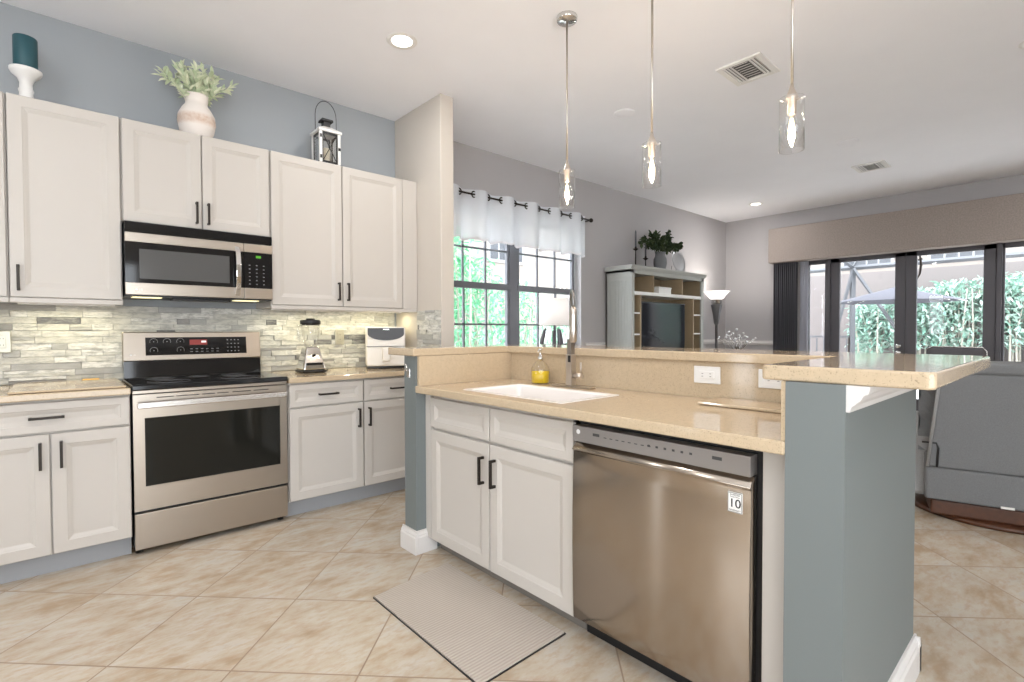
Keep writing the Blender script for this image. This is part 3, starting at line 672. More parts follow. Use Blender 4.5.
# ================================================================ pendants
def pendant(x, y, lab, dz):
    t = thing('pendant_light', (x, y, H), lab, 'pendant light', 'pendant lights over the raised bar')
    MB(lambda p: (p[0], p[1], p[2]+dz) if p[2] < 2.5 else p).lathe([(.060,H),(.060,H-.018),(.056,H-.026),(.002,H-.028)], (x,y,0), 32).build('canopy', M['chrome'], t)
    MB(lambda p: (p[0], p[1], p[2]+dz) if p[2] < 2.5 else p).lathe([(.0055,2.16),(.0055,H-.02)], (x,y,0), 12).build('rod', M['nickel'], t)
    so = MB(lambda p: (p[0], p[1], p[2]+dz) if p[2] < 2.5 else p).lathe([(.006,2.205),(.010,2.185),(.022,2.155),(.024,2.15),(.024,2.145),(.017,2.14),(.017,2.085),(.013,2.08)], (x,y,0), 20).build('socket', M['nickel'], t)
    gl = MB(lambda p: (p[0], p[1], p[2]+dz) if p[2] < 2.5 else p).lathe([(.044,2.148),(.0465,2.148),(.0465,1.936),(.044,1.936)], (x,y,0), 32, cap=False).build('glass_shade', M['cglass'], t)
    for k in range(3):
        a = k*2*PI/3+.4; MB(lambda p: (p[0], p[1], p[2]+dz) if p[2] < 2.5 else p).tube([(x+.018*math.cos(a), y+.018*math.sin(a), 2.135), (x+.055*math.cos(a), y+.055*math.sin(a), 2.135)], [.0025,.0025], 6).build('set_screw', M['chrome'], t)
    bu = MB(lambda p: (p[0], p[1], p[2]+dz) if p[2] < 2.5 else p).lathe([(.011,2.08),(.013,2.06),(.021,2.03),(.022,2.01),(.016,1.975),(.006,1.955),(.001,1.95)], (x,y,0), 20).build('bulb', M['cglass'], t)
    b = MB(lambda p: (p[0], p[1], p[2]+dz) if p[2] < 2.5 else p)
    for k in range(6):
        a = k*PI/3; b.tube([(x+.004*math.cos(a), y+.004*math.sin(a), 2.065),(x+.011*math.cos(a), y+.011*math.sin(a), 2.02),(x+.004*math.cos(a), y+.004*math.sin(a), 1.972)], .0016, 5)
    b.build('filament', M['bulb'], bu)
    l = bpy.data.lights.new('bulb_light', 'POINT'); l.energy = 11; l.color = (1,.80,.62); l.shadow_soft_size = .02
    lo = bpy.data.objects.new('bulb_light', l); COL.objects.link(lo); lo.parent = t; lo.location = (0,0,2.01+dz-H)
pendant(2.215, 1.995, 'glass cylinder pendant light farthest left, before the window valance', -.025)
pendant(2.25, 1.455, 'glass cylinder pendant light in the middle of the three', -.010)
pendant(2.25, .80, 'glass cylinder pendant light farthest right and nearest the camera', -.004)
# ================================================================ counter appliances
bxx, by = 1.35, 3.66
t = thing('blender', (bxx, by, .905), 'chrome countertop blender with clear jar and black lid', 'blender')
b = MB(); pr = []
def sq(r1, z, n=6):
    return [b.v((bxx+sx_, by+sy_, z)) for sx_, sy_ in ((r1,r1),(-r1,r1),(-r1,-r1),(r1,-r1))]
rg = [sq(.084,.908), sq(.084,.925)]; 
for k in range(4): b.f([rg[0][k],rg[0][(k+1)%4],rg[1][(k+1)%4],rg[1][k]])
b.f(rg[0][::-1]); b.f(rg[1]); b.build('foot', M['black'], t, .012, 3)
b = MB(); rg = [sq(.080,.925), sq(.074,.96), sq(.058,1.03), sq(.050,1.075), sq(.044,1.09)]
for A, B in zip(rg, rg[1:]):
    for k in range(4): b.f([A[k],A[(k+1)%4],B[(k+1)%4],B[k]])
b.f(rg[0][::-1]); b.f(rg[-1]); bb_ = b.build('motor_base', M['chrome'], t, .012, 3)
b = MB(); b.box(bxx-.055, bxx+.055, by-.083, by-.070, .962, .978); b.build('button_strip', M['black'], bb_, .002)
b = MB(); b.lathe([(.008,by-.066),(.008,by-.074)], (bxx,0,1.03), 12, 'y'); b.build('knob', M['black'], bb_)
MB().lathe([(.040,1.088),(.042,1.10),(.046,1.12),(.060,1.19),(.066,1.252)], (bxx,by,0), 28, cap=False).build('jar', M['cglass'], t)
b = MB(); b.tube([(bxx-.060,by,1.235),(bxx-.085,by,1.235),(bxx-.09,by,1.21),(bxx-.075,by,1.13),(bxx-.05,by,1.125)], .007, 8); b.build('jar_handle', M['cglass'], t)
MB().lathe([(.060,1.240),(.070,1.252),(.070,1.272),(.064,1.279),(.032,1.280),(.030,1.289),(.001,1.290)], (bxx,by,0), 28).build('lid', M['black'], t)
b = MB(); b.tube([(bxx+.07,by+.04,.912),(bxx+.14,by+.06,.911),(bxx+.17,by+.12,.911),(bxx+.20,by+.20,.911)], .004, 6); b.build('cord', M['black'], t)
t = thing('air_fryer', (1.92, 3.76, .905), 'boxy white air fryer with dark oval front panel on the counter', 'air fryer')
aq = math.radians(-24)
def AF(p):
    x, y = p[0]-1.917, p[1]-3.77; return (1.975+x*math.cos(aq)-y*math.sin(aq), 3.745+x*math.sin(aq)+y*math.cos(aq), p[2])
AW = mat('cream_plastic', (.78,.74,.68), .35)
b = MB(AF); b.prism([(3.625,.925),(3.90,.925),(3.90,1.20),(3.875,1.232),(3.66,1.232),(3.64,1.222),(3.632,1.15)], lambda p, x: (x, p[0], p[1]), 1.768, 2.066); bd = b.build('body', AW, t, .012, 3)
MB(AF).box(1.775, 2.06, 3.635, 3.89, .906, .926).build('foot', M['black'], t, .004)
b = MB(AF); n = 20; pts = [(1.779, 1.222)] + [(1.917+.138*math.cos(a), 1.178+.052*math.sin(a)-.0) for a in [PI + PI*k/n for k in range(n+1)]] + [(2.055,1.222)]
b.prism(pts, lambda p, d: (p[0], 3.634+d+(p[1]-1.15)*.1, p[1]), -.006, .004); b.build('control_panel', mat('fryer_panel', (.05,.05,.055), .3), t)
b = MB(AF); b.box(1.895, 1.94, 3.628, 3.634, 1.208, 1.214); b.build('badge', M['steell'], t)
MB(AF).box(1.769, 2.065, 3.6235, 3.63, 1.077, 1.0805).build('drawer_seam', M['black'], t)
b = MB(AF); b.box(1.885, 1.945, 3.575, 3.628, .965, 1.075); b.build('drawer_handle', AW, t, .010, 3)
# ================================================================ decor on the wall cabinets
ZC = 2.401
t = thing('candle_holder', (-.098, 3.74, ZC), 'turned white pedestal candle holder on the cabinet at left', 'candle holder')
MB().lathe([(.036,ZC),(.036,ZC+.012),(.032,ZC+.03),(.028,ZC+.055),(.032,ZC+.075),(.027,ZC+.085),(.026,ZC+.11),(.036,ZC+.135),(.058,ZC+.155),(.066,ZC+.17),(.066,ZC+.182),(.05,ZC+.187)], (-.098,3.74,0), 36).build('pedestal', M['white'], t)
o = MB().lathe([(.047,ZC+.188),(.049,ZC+.192),(.049,ZC+.345),(.046,ZC+.350),(.010,ZC+.347)], (-.098,3.74,0), 36).build('pillar_candle', mat('teal_wax', (.022,.085,.105), .45)); tag(o, 'thick dark teal pillar candle on the white pedestal', 'candle')
vm = mat('whitewash_clay', (.78,.72,.66), .7)
tc = N(vm, 'ShaderNodeTexCoord'); sp = N(vm, 'ShaderNodeSeparateXYZ'); L(vm, tc.outputs['Object'], sp.inputs[0])
bn = ramp(vm, sp.outputs[2], [(.0,(.0,)*3),(.075,(.0,)*3),(.10,(1,)*3),(.13,(1,)*3),(.155,(0,)*3)])
L(vm, mixc(vm, math_(vm, 'MULTIPLY', bn, noise(vm, 60, 3)), (.80,.74,.69), (.50,.30,.18)), P(vm).inputs['Base Color'])
VX, VY = .682, 3.74
o = MB().lathe([(.062,ZC),(.073,ZC+.01),(.094,ZC+.055),(.105,ZC+.11),(.101,ZC+.155),(.080,ZC+.195),(.062,ZC+.22),(.060,ZC+.235),(.069,ZC+.265),(.073,ZC+.278),(.066,ZC+.278),(.056,ZC+.235)], (VX,VY,0), 40).build('clay_vase', vm); tag(o, 'whitewashed round clay vase on the cabinet above the microwave', 'vase')
def leafb(b, p, d, ln, wd, up=Vector((0,0,1)), fold=.25):
    d = d.normalized(); s_ = d.cross(up)
    if s_.length < .05: s_ = d.cross(Vector((1,0,0)))
    s_.normalize(); n_ = s_.cross(d).normalized()
    a = [p, p+d*ln*.3+s_*wd*.42+n_*wd*fold, p+d*ln*.65+s_*wd*.40+n_*wd*fold, p+d*ln, p+d*ln*.65-s_*wd*.40+n_*wd*fold, p+d*ln*.3-s_*wd*.42+n_*wd*fold]
    V = [b.v(q) for q in a]; mid = b.v(p+d*ln*.5)
    for k in range(6): b.f([V[k], V[(k+1)%6], mid], False)
def rv(s=1): return Vector((random.uniform(-s,s), random.uniform(-s,s), random.uniform(-s,s)))
t = thing('leafy_sprigs', (VX, VY, ZC+.20), 'pale green leafy sprigs fanning out of the white clay vase', 'plant')
bs, bl = MB(), MB()
for k in range(22):
    a = 2*PI*k/22 + random.uniform(-.2,.2); out = (1.0,.55,.85,.3)[k%4]; top = Vector((VX+math.cos(a)*.20*out, VY+math.sin(a)*.12*out, ZC+.355+(1-out)*.08+random.uniform(-.04,.05)))
    p0 = Vector((VX+math.cos(a)*.03, VY+math.sin(a)*.03, ZC+.21)); mid = (p0+top)/2+Vector((0,0,.03))
    pts = [p0.lerp(mid, i/4) for i in range(4)] + [mid.lerp(top, i/4) for i in range(5)]
    bs.tube(pts, .0018, 5)
    for i, p in enumerate(pts[2:]):
        for q in range(3):
            d = (top-p0).normalized()*.8 + rv(.9); leafb(bl, p, d, random.uniform(.04,.065), .024)
bs.build('stems', M['leaf'], t); bl.build('leaves', M['leaf'], t)
# lantern
LX, LY, lz = 1.505, 3.745, ZC
t = thing('candle_lantern', (LX, LY, lz), 'white wooden candle lantern with black wire handle on the cabinets', 'lantern')
LT = lambda p: (LX+.005+(p[0]-LX)*.80, LY+(p[1]-LY)*.80, lz+(p[2]-lz)*1.19)
hw = .085
b = MB(LT); b.box(LX-hw-.008, LX+hw+.008, LY-hw-.008, LY+hw+.008, lz, lz+.018)
for sx_ in (-1,1):
    for sy_ in (-1,1): b.box(LX+sx_*hw-.013, LX+sx_*hw+.013, LY+sy_*hw-.013, LY+sy_*hw+.013, lz+.018, lz+.205)
fr = b.build('frame', M['white'], t, .002)
b = MB(LT)
for (x0, x1, z0, z1) in ((-.072,.072,.02,.032),(-.072,.072,.192,.204)):
    b.box(LX+x0, LX+x1, LY-hw-.004, LY-hw+.004, lz+z0, lz+z1); b.box(LX+x0, LX+x1, LY+hw-.004, LY+hw+.004, lz+z0, lz+z1)
    b.box(LX-hw-.004, LX-hw+.004, LY+x0, LY+x1, lz+z0, lz+z1); b.box(LX+hw-.004, LX+hw+.004, LY+x0, LY+x1, lz+z0, lz+z1)
for s_ in (-.066,.066):
    for yy in (-hw, hw): b.box(LX+s_-.006, LX+s_+.006, LY+yy-.004, LY+yy+.004, lz+.03, lz+.194); b.box(LX+yy-.004, LX+yy+.004, LY+s_-.006, LY+s_+.006, lz+.03, lz+.194)
b.tube([(LX-.06,LY-hw-.004,lz+.035),(LX+.06,LY-hw-.004,lz+.19)], .003, 5); b.tube([(LX+.06,LY-hw-.004,lz+.035),(LX-.06,LY-hw-.004,lz+.19)], .003, 5)
b.build('pane_frame', M['black'], t)
b = MB(LT); b.box(LX-.06, LX+.06, LY-hw-.001, LY-hw+.001, lz+.032, lz+.192); b.box(LX-hw-.001, LX-hw+.001, LY-.06, LY+.06, lz+.032, lz+.192); b.build('glass', M['cglass'], t)
b = MB(LT); pr = [(hw+.022, lz+.205),(hw+.022, lz+.220),(.05, lz+.245),(.04, lz+.250)]
pv = None
for r_, z in pr:
    q = [b.v((LX+a*r_, LY+c*r_, z)) for a, c in ((1,1),(-1,1),(-1,-1),(1,-1))]
    if pv:
        for k in range(4): b.f([pv[k],pv[(k+1)%4],q[(k+1)%4],q[k]])
    else: b.f(q[::-1])
    pv = q
b.f(pv); b.build('roof', M['white'], t)
b = MB(LT); b.box(LX-.030, LX+.030, LY-.030, LY+.030, lz+.25, lz+.285)
for k in range(5): b.box(LX-.050, LX+.050, LY-.048+k*.021, LY-.036+k*.021, lz+.285, lz+.297)
b.box(LX-.05, LX-.04, LY-.05, LY+.05, lz+.283, lz+.292); b.box(LX+.04, LX+.05, LY-.05, LY+.05, lz+.283, lz+.292); b.build('chimney', M['black'], t)
b = MB(LT); pts = [(LX-.098, LY, lz+.205), (LX-.098, LY, lz+.32)] + [(LX-.098*math.cos(PI*k/12), LY, lz+.32+.095*math.sin(PI*k/12)) for k in range(1,12)] + [(LX+.098, LY, lz+.32), (LX+.098, LY, lz+.205)]
b.tube(pts, .0028, 6); b.build('handle', M['black'], t)
b = MB(LT); b.box(LX-hw-.008, LX-hw+.008, LY-hw-.017, LY-hw-.013, lz+.04, lz+.06); b.box(LX-hw-.008, LX-hw+.008, LY-hw-.017, LY-hw-.013, lz+.165, lz+.185); b.box(LX+hw-.010, LX+hw+.010, LY-hw-.017, LY-hw-.013, lz+.105, lz+.122); b.build('hinges', M['black'], t)
o = MB(LT).lathe([(.033,lz+.0185),(.033,lz+.12),(.028,lz+.124),(.002,lz+.12)], (LX,LY,0), 20).build('lantern_candle', mat('ivory_wax', (.7,.62,.48), .5)); tag(o, 'ivory pillar candle standing inside the white lantern', 'candle')
# ================================================================ window valance
RY = 3.90; RZ = 2.505
t = thing('curtain_rod', (3.67, RY, RZ), 'thin black curtain rod above the living room window', 'curtain rod')
b = MB(); b.tube([(2.58,RY,RZ),(4.74,RY,RZ)], .009, 10); b.build('rod', M['bronze'], t)
for x in (2.575, 4.755):
    MB().sphere((x, RY, RZ), .026, 14).build('finial', M['bronze'], t)
for x in (2.62, 4.70):
    b = MB(); b.box(x-.008, x+.008, RY-.008, 3.999, RZ-.02, RZ-.008); b.box(x-.015, x+.015, 3.99, 3.999, RZ-.045, RZ+.02); b.build('bracket', M['bronze'], t)
def valance(x0, x1, n, lab, ph=0):
    t = thing('sheer_valance', ((x0+x1)/2, RY, 2.08), lab, 'curtain', None)
    b = MB(); NX = n*14; NZ = 8; G = []
    yy = lambda k, z: RY + (.045+.012*(1-z))*math.sin(2*PI*n*k/NX+ph) + .006*math.sin(k*1.7)*(1-z)
    for k in range(NX+1):
        x = x0+(x1-x0)*k/NX; G.append([b.v((x, yy(k, j/NZ), 2.085+(2.55-2.085)*j/NZ + (.012*math.sin(k*.9) if j == 0 else 0))) for j in range(NZ+1)])
    for k in range(NX):
        for j in range(NZ): b.f([G[k][j],G[k+1][j],G[k+1][j+1],G[k][j+1]], True)
    b.build('voile', M['sheer'], t)
    # lace trim
    b = MB(); G = []
    for k in range(NX+1):
        x = x0+(x1-x0)*k/NX; G.append([b.v((x, yy(k, 0)-.003, z+.010*math.sin(k*.9))) for z in (2.068, 2.092)])
    for k in range(NX): b.f([G[k][0],G[k+1][0],G[k+1][1],G[k][1]], True)
    b.build('lace_edge', mat('lace', (.8,.8,.84), .9), t)
    for q in range(2*n):
        kk = (q*PI - ph)/(2*PI*n)
        kk = kk % 1.0; x = x0+(x1-x0)*kk
        MB().torus((x, RY, RZ), .028, .007, 'y', 20, 6, sx=.9).build('grommet', M['bronze'], t)
valance(2.60, 4.69, 6, 'white sheer grommet-top valance with lace hem across the living room window', 2.13)
# ================================================================ lamp by the window
t = thing('side_table', (4.0, 3.62, 0), 'small dark side table under the window, hidden behind the bar', 'table')
bx(3.62, 4.18, 3.38, 3.88, .64, .67).build('tabletop', M['wood'], t, .005)
for x in (3.65,4.12):
    for y in (3.41,3.82): bx(x, x+.035, y, y+.035, 0, .64).build('leg', M['wood'], t)
LXx, LYy = 3.885, 3.68
t = thing('table_lamp', (LXx, LYy, .67), 'table lamp with white drum shade and three dark prongs by the window', 'lamp')
MB().lathe([(.09,.671),(.09,.685),(.02,.69)], (LXx,LYy,0), 24).build('base', M['dframe'], t)
b = MB()
for k in range(3):
    a = k*2*PI/3+.3; c_, s_ = math.cos(a), math.sin(a)
    b.tube([(LXx+c_*.07, LYy+s_*.07, .69),(LXx+c_*.135, LYy+s_*.135, .95),(LXx+c_*.13, LYy+s_*.13, 1.08),(LXx+c_*.10, LYy+s_*.10, 1.20),(LXx+c_*.085,LYy+s_*.085,1.22)], [.016,.020,.022,.016,.006], 8)
b.tube([(LXx,LYy,.69),(LXx,LYy,1.20)], .020, 12); b.tube([(LXx,LYy,1.19),(LXx,LYy,1.30)], .008, 8); b.build('prongs', M['dframe'], t)
MB().lathe([(.158,1.255),(.150,1.53)], (LXx,LYy,0), 40, cap=False).build('lamp_shade', mat('lamp_shade_linen', (.85,.82,.80), .9, emit=(1,.96,.93), es=.35), t, solid=.003)
# ================================================================ entertainment centre
TX0, TX1, TY0, TY1 = 5.13, 6.87, 3.60, 3.97
t = thing('media_cabinet', (6.0, 3.78, 0), 'tall sage grey entertainment cabinet with cubbies around a television', 'cabinet')
b = MB()
b.box(TX0, TX0+.03, TY0, TY1, 0, 1.93); b.box(TX1-.03, TX1, TY0, TY1, 0, 1.93); b.box(TX0, TX1, TY0, TY1, 1.90, 1.93); b.box(TX0, TX1, TY1-.02, TY1, 0, 1.93)
f = TY0; sep = .015
b.box(TX0, TX0+.055, f-.015, f+.01, 0, 1.93); b.box(TX1-.07, TX1, f-.015, f+.01, 0, 1.93); b.box(TX0, TX1, f-.015, f+.01, 1.885, 1.93)
b.box(TX0, TX1, f-.015, f+.3, .45, .49); b.build('body', M['sage'], t, .003)
# beadboard side
b = MB()
for k in range(7): b.box(TX0-.006, TX0, TY0+.05+k*.042, TY0+.086+k*.042, .10, 1.80)
b.build('beadboard', M['sage'], t, .002)
b = MB(); b.prism([(TY0-.015,1.93),(TY0-.022,1.94),(TY0-.040,1.965),(TY0-.045,1.985),(TY1,1.985),(TY1,1.93)], lambda p, x: (x, p[0], p[1]), TX0-.03, TX1+.035); b.build('cornice', M['sage'], t, .004)
b = MB(); b.box(TX0+.03, TX1-.03, TY1-.03, TY1-.02, .5, 1.90); b.box(TX0+.031, TX0+.036, TY0+.01, TY1-.02, .5, 1.9); b.box(TX1-.036, TX1-.031, TY0+.01, TY1-.02, .5, 1.9); b.build('back_panel', M['tanwood'], t)
b = MB(); b.box(TX0+.055, TX1-.07, f-.010, TY1-.03, 1.63, 1.672); b.build('shelf', M['white'], t, .003)
for x in (5.62, 6.31): bx(x-.01, x+.01, f, TY1-.03, 1.672, 1.888).build('divider', M['tanwood'], t)
for x in (5.33, 6.60):
    bx(x-.012, x+.012, f-.005, TY1-.03, .49, 1.63).build('divider', M['tanwood'], t)
for x0, x1 in ((TX0+.055, 5.318),(6.612, TX1-.07)):
    for z in (1.14, 1.40): bx(x0, x1, f, TY1-.03, z, z+.018).build('cubby_shelf', M['white'], t)
for x0, x1 in ((5.24,5.95),(6.0,6.78)): door_panel('door', lambda p: (p[0], f-.035+p[1], p[2]), x0, x1, .06, .44, t, m=M['sage'])
t = thing('television', (5.86, 3.62, .492), 'black flat television standing inside the sage cabinet', 'television')
bx(5.345, 6.38, 3.60, 3.64, .60, 1.555).build('bezel', M['black'], t, .003)
bx(5.36, 6.365, 3.597, 3.60, .62, 1.54).build('screen', mat('tv_screen', (.012,.014,.02), .08), t)
b = MB(); b.box(5.7, 6.0, 3.57, 3.72, .492, .50); b.box(5.80,5.90,3.62,3.65,.50,.61); b.build('stand', M['black'], t)
t = thing('figurine', (5.30, 3.72, 1.673), 'small reddish figurine in the left cubby of the sage cabinet', 'ornament')
rf = mat('red_figurine', (.25,.08,.05), .5)
MB().lathe([(.035,1.673),(.03,1.70),(.018,1.73),(.024,1.755),(.015,1.775)], (5.30,3.72,0), 14).build('body', rf, t)
MB().sphere((5.30,3.72,1.80), .025, 12).build('head', rf, t)
t = thing('storage_box', (5.97, 3.74, 1.673), 'white decorative box in the centre cubby above the television', 'box')
bx(5.83, 6.13, 3.66, 3.84, 1.673, 1.745).build('box_body', M['white'], t, .004); bx(5.825, 6.135, 3.655, 3.845, 1.745, 1.765).build('lid', M['white'], t, .004)
ZT = 1.9855
def candlestick(x, y, zc, ztop, lab, lab2):
    t = thing('candlestick', (x, y, ZT), lab, 'candlestick')
    MB().lathe([(.045,ZT),(.045,ZT+.008),(.008,ZT+.02),(.006,zc-.02),(.012,zc-.015),(.035,zc),(.035,zc+.006),(.014,zc+.006),(.014,zc+.03),(.012,zc+.03)], (x,y,0), 20).build('stem', M['bronze'], t)
    o = MB().lathe([(.011,zc+.0305),(.010,ztop-.02),(.003,ztop)], (x,y,0), 12).build('taper_candle', mat('grey_wax', (.10,.10,.11), .5)); tag(o, lab2, 'candle')
candlestick(5.46, 3.76, 2.22, 2.46, 'taller black candlestick on top of the sage cabinet', 'taller dark taper candle on the sage cabinet')
candlestick(5.68, 3.76, 2.12, 2.31, 'shorter black candlestick on top of the sage cabinet, nearer the vase', 'shorter dark taper candle on the sage cabinet')
o = MB().lathe([(.065,ZT),(.072,ZT+.02),(.088,ZT+.10),(.086,ZT+.16),(.066,ZT+.20),(.064,ZT+.235),(.075,ZT+.25),(.068,ZT+.25),(.055,ZT+.22)], (6.02,3.76,0), 32).build('glazed_vase', mat('grey_glaze', (.15,.155,.16), .45)); tag(o, 'grey ribbed vase holding dark greenery on the sage cabinet', 'vase')
t = thing('dark_greenery', (6.02, 3.76, ZT+.2), 'dark green leafy stems in the grey vase on the sage cabinet', 'plant')
bs, bl = MB(), MB()
for k in range(30):
    a = 2*PI*k/30 + random.uniform(-.2,.2); out = random.uniform(.3,1.0)
    top = Vector((6.04+math.cos(a)*.42*out, 3.76+math.sin(a)*.16*out, ZT+.36+(1-out)*.12+random.uniform(-.1,.1))); p0 = Vector((6.02+.04*math.cos(a), 3.76+.04*math.sin(a), ZT+.21))
    pts = [p0.lerp(top, i/7)+Vector((0,0,.05*math.sin(PI*i/7))) for i in range(8)]; bs.tube(pts, .003, 5)
    for p in pts[2:]:
        for q in range(3): leafb(bl, p+rv(.02), (top-p0).normalized()*.5+rv(1), random.uniform(.05,.075), .045)
    for q in range(9): leafb(bl, pts[-1], rv(1), .045, .045)
bs.build('stems', M['dleaf'], t); bl.build('leaves', M['dleaf'], t)
dp = mat('silver_plate', (.42,.43,.44), .35, .6)
t = thing('decorative_plate', (6.52, 3.80, ZT), 'round silver grey plate propped on a stand on the sage cabinet', 'plate')
def tilt(p): 
    y = p[1]*math.cos(.18)+p[2]*math.sin(.18); z = -p[1]*math.sin(.18)+p[2]*math.cos(.18); return (6.54+p[0], 3.80+y, ZT+.176+z)
b = MB(tilt); b.lathe([(.002,-.004),(.10,-.002),(.12,-.010),(.168,-.016),(.171,-.012),(.12,-.002),(.002,.002)], (0,0,0), 40, 'y', cap=False); b.build('plate', dp, t)
b = MB(); b.tube([(6.48,3.74,ZT+.035),(6.48,3.76,ZT+.003),(6.48,3.88,ZT+.003),(6.48,3.86,ZT+.12)], .003, 6); b.tube([(6.60,3.74,ZT+.035),(6.60,3.76,ZT+.003),(6.60,3.88,ZT+.003),(6.60,3.86,ZT+.12)], .003, 6); b.build('easel', M['bronze'], t)
# ================================================================ torchiere
fx, fy = 7.48, 3.70
t = thing('floor_lamp', (fx, fy, 0), 'lit torchiere floor lamp beside the sage cabinet', 'lamp')
MB().lathe([(.15,0),(.15,.02),(.03,.035),(.02,.05)], (fx,fy,0), 32).build('base', M['nickel'], t)
pm = mat('lamp_pole_metal', (.20,.20,.21), .35, .8)
MB().lathe([(.020,.05),(.020,1.28),(.035,1.30),(.055,1.45),(.082,1.575),(.085,1.585),(.03,1.59)], (fx,fy,0), 24).build('pole', pm, t)
MB().lathe([(.06,1.59),(.075,1.60),(.07,1.68),(.10,1.69),(.05,1.64)], (fx,fy,0), 24).build('shade_holder', M['steell'], t)
MB().lathe([(.07,1.66),(.10,1.68),(.14,1.735),(.175,1.775),(.192,1.785)], (fx,fy,0), 40, cap=False).build('lamp_shade', mat('frosted_shade', (.95,.93,.9), .5, emit=(1,.95,.90), es=.9), t, solid=.004)
l = bpy.data.lights.new('torchiere_light', 'POINT'); l.energy = 9; l.color = (1,.93,.85); l.shadow_soft_size = .06
lo = bpy.data.objects.new('torchiere_light', l); COL.objects.link(lo); lo.parent = t; lo.location = (0,0,1.84)
# ================================================================ centrepiece on pedestal table
cx, cy = 6.5, 2.92
t = thing('pedestal_table', (cx, cy, 0), 'round pedestal table holding the crystal branch ornament', 'table')
MB().lathe([(.45,.73),(.46,.74),(.46,.755),(.45,.76),(.002,.76)], (cx,cy,0), 48).build('tabletop', M['wood'], t)
MB().lathe([(.25,0),(.25,.03),(.06,.06),(.05,.40),(.08,.70),(.2,.73)], (cx,cy,0), 32).build('pedestal', M['wood'], t)
t = thing('branch_ornament', (cx, cy, .761), 'spray of thin silver branches tipped with clear crystals, far side of the bar', 'ornament')
bs, bc = MB(), MB()
MB().lathe([(.06,.761),(.07,.79),(.05,.83),(.02,.85)], (cx,cy,0), 20).build('base', M['chrome'], t)
crs = mat('crystal', (.85,.86,.88), .1, .3)
for k in range(26):
    a = 2*PI*k/26*1.7; r = random.uniform(.06,.26); z = 1.22-(r*.6)+random.uniform(-.06,.04)
    p = (cx+math.cos(a)*r, cy+math.sin(a)*r, z); bs.tube([(cx,cy,.84),(cx+math.cos(a)*r*.35, cy+math.sin(a)*r*.35, .84+(z-.84)*.6), p], .003, 5); bc.sphere(p, random.uniform(.011,.019), 8)
bs.build('branches', M['steell'], t); bc.build('crystals', crs, t)['kind'] = 'stuff'
# ================================================================ recliner
ra = math.radians(14)
RX, RYy = 4.08, .665    # rear left corner on the floor plan
ca, sa = math.cos(ra), math.sin(ra)
def RC(p):  # local: x forward (away from camera), y to the right of the photo
    return (RX + p[0]*ca - (-p[1])*(-sa)*-1*0 + p[0]*0 + p[1]*sa, RYy + p[0]*sa - p[1]*ca, p[2])
t = thing('recliner', RC((.42,.40,0)), 'grey tufted swivel recliner with its back to the kitchen', 'armchair')
def rbx(x0,x1,y0,y1,z0,z1): return MB(RC).box(x0,x1,y0,y1,z0,z1)
MB().lathe([(.47,0),(.48,.008),(.48,.022),(.46,.034),(.002,.035)], RC((.46,.42,0)), 56).build('base_ring', M['wood'], t)
rbx(.03,.80,.05,.80,.036,.125).build('plinth', M['wood'], t, .01)
b = MB(RC)
b.prism([(0,.132),(.86,.132),(.86,.42),(.10,.42),(.03,.335),(0,.335)], lambda p, y: (p[0], y, p[1]), .02, .84); b.build('seat_frame', M['grey'], t, .015, 3)
# outer back: tapered and leaning
b = MB(RC)
V = [b.v(p) for p in ((0,.03,.337),(0,.83,.337),(-.03,.77,.93),(-.03,.085,.93),(.14,.03,.337),(.14,.83,.337),(.10,.77,.93),(.10,.085,.93))]
for q in ((0,1,2,3),(4,7,6,5),(0,4,5,1),(1,5,6,2),(2,6,7,3),(3,7,4,0)): b.f([V[i] for i in q])
ob_ = b.build('backrest', M['grey'], t, .012, 3)
b = MB(RC); b.box(-.045,.16,.075,.80,.925,1.005); b.build('top_cushion', M['grey'], t, .03, 4)
# inner tufted cushion
b = MB(RC); nx, nz = 18, 14; G = []
for i in range(nx+1):
    col = []
    for j in range(nz+1):
        u, v_ = i/nx, j/nz; bul = .16*(math.sin(PI*u)**.35 if 0<u<1 else 0)*(math.sin(PI*v_)**.35 if 0<v_<1 else 0) - .02*abs(math.sin(u*PI*4))**8*0
        tuf = .025*max(0, math.cos(u*PI*6))*max(0, math.cos(v_*PI*6))
        col.append(b.v((.12+bul-tuf, -.01+.86*u, .42+.55*v_)))
    G.append(col)
for i in range(nx):
    for j in range(nz): b.f([G[i][j],G[i+1][j],G[i+1][j+1],G[i][j+1]], True)
b.f([c_[0] for c_ in G]+[G[-1][j] for j in range(1,nz)]+[c_[-1] for c_ in G[::-1]]+[G[0][j] for j in range(nz-1,0,-1)])
b.build('back_cushion', M['grey'], t)
rbx(.22,.88,.10,.76,.425,.53).build('seat_cushion', M['greyl'], t, .04, 4)
for y0, y1 in ((-.06,.10),(.76,.92)):
    b = MB(RC); b.prism([(.06,.135),(.86,.135),(.90,.50),(.86,.58),(.30,.58),(.12,.52)], lambda p, y: (p[0], y, p[1]), y0, y1); b.build('armrest', M['greyl'], t, .03, 4)
MB(RC).tube([(-.004,.028,.34),(-.034,.083,.93)], .009, 8).build('piping', M['greyl'], t); MB(RC).tube([(-.004,.832,.34),(-.034,.772,.93)], .009, 8).build('piping', M['greyl'], t)
b = MB(RC); b.tube([(-.006,.0,.49),(-.010,.07,.49),(-.012,.08,.46),(-.006,.075,.34)], .006, 8); b.build('cable', M['black'], t)
o = rbx(-.006,-.001,.37,.43,.135,.148).build('care_tag', M['white'], t)
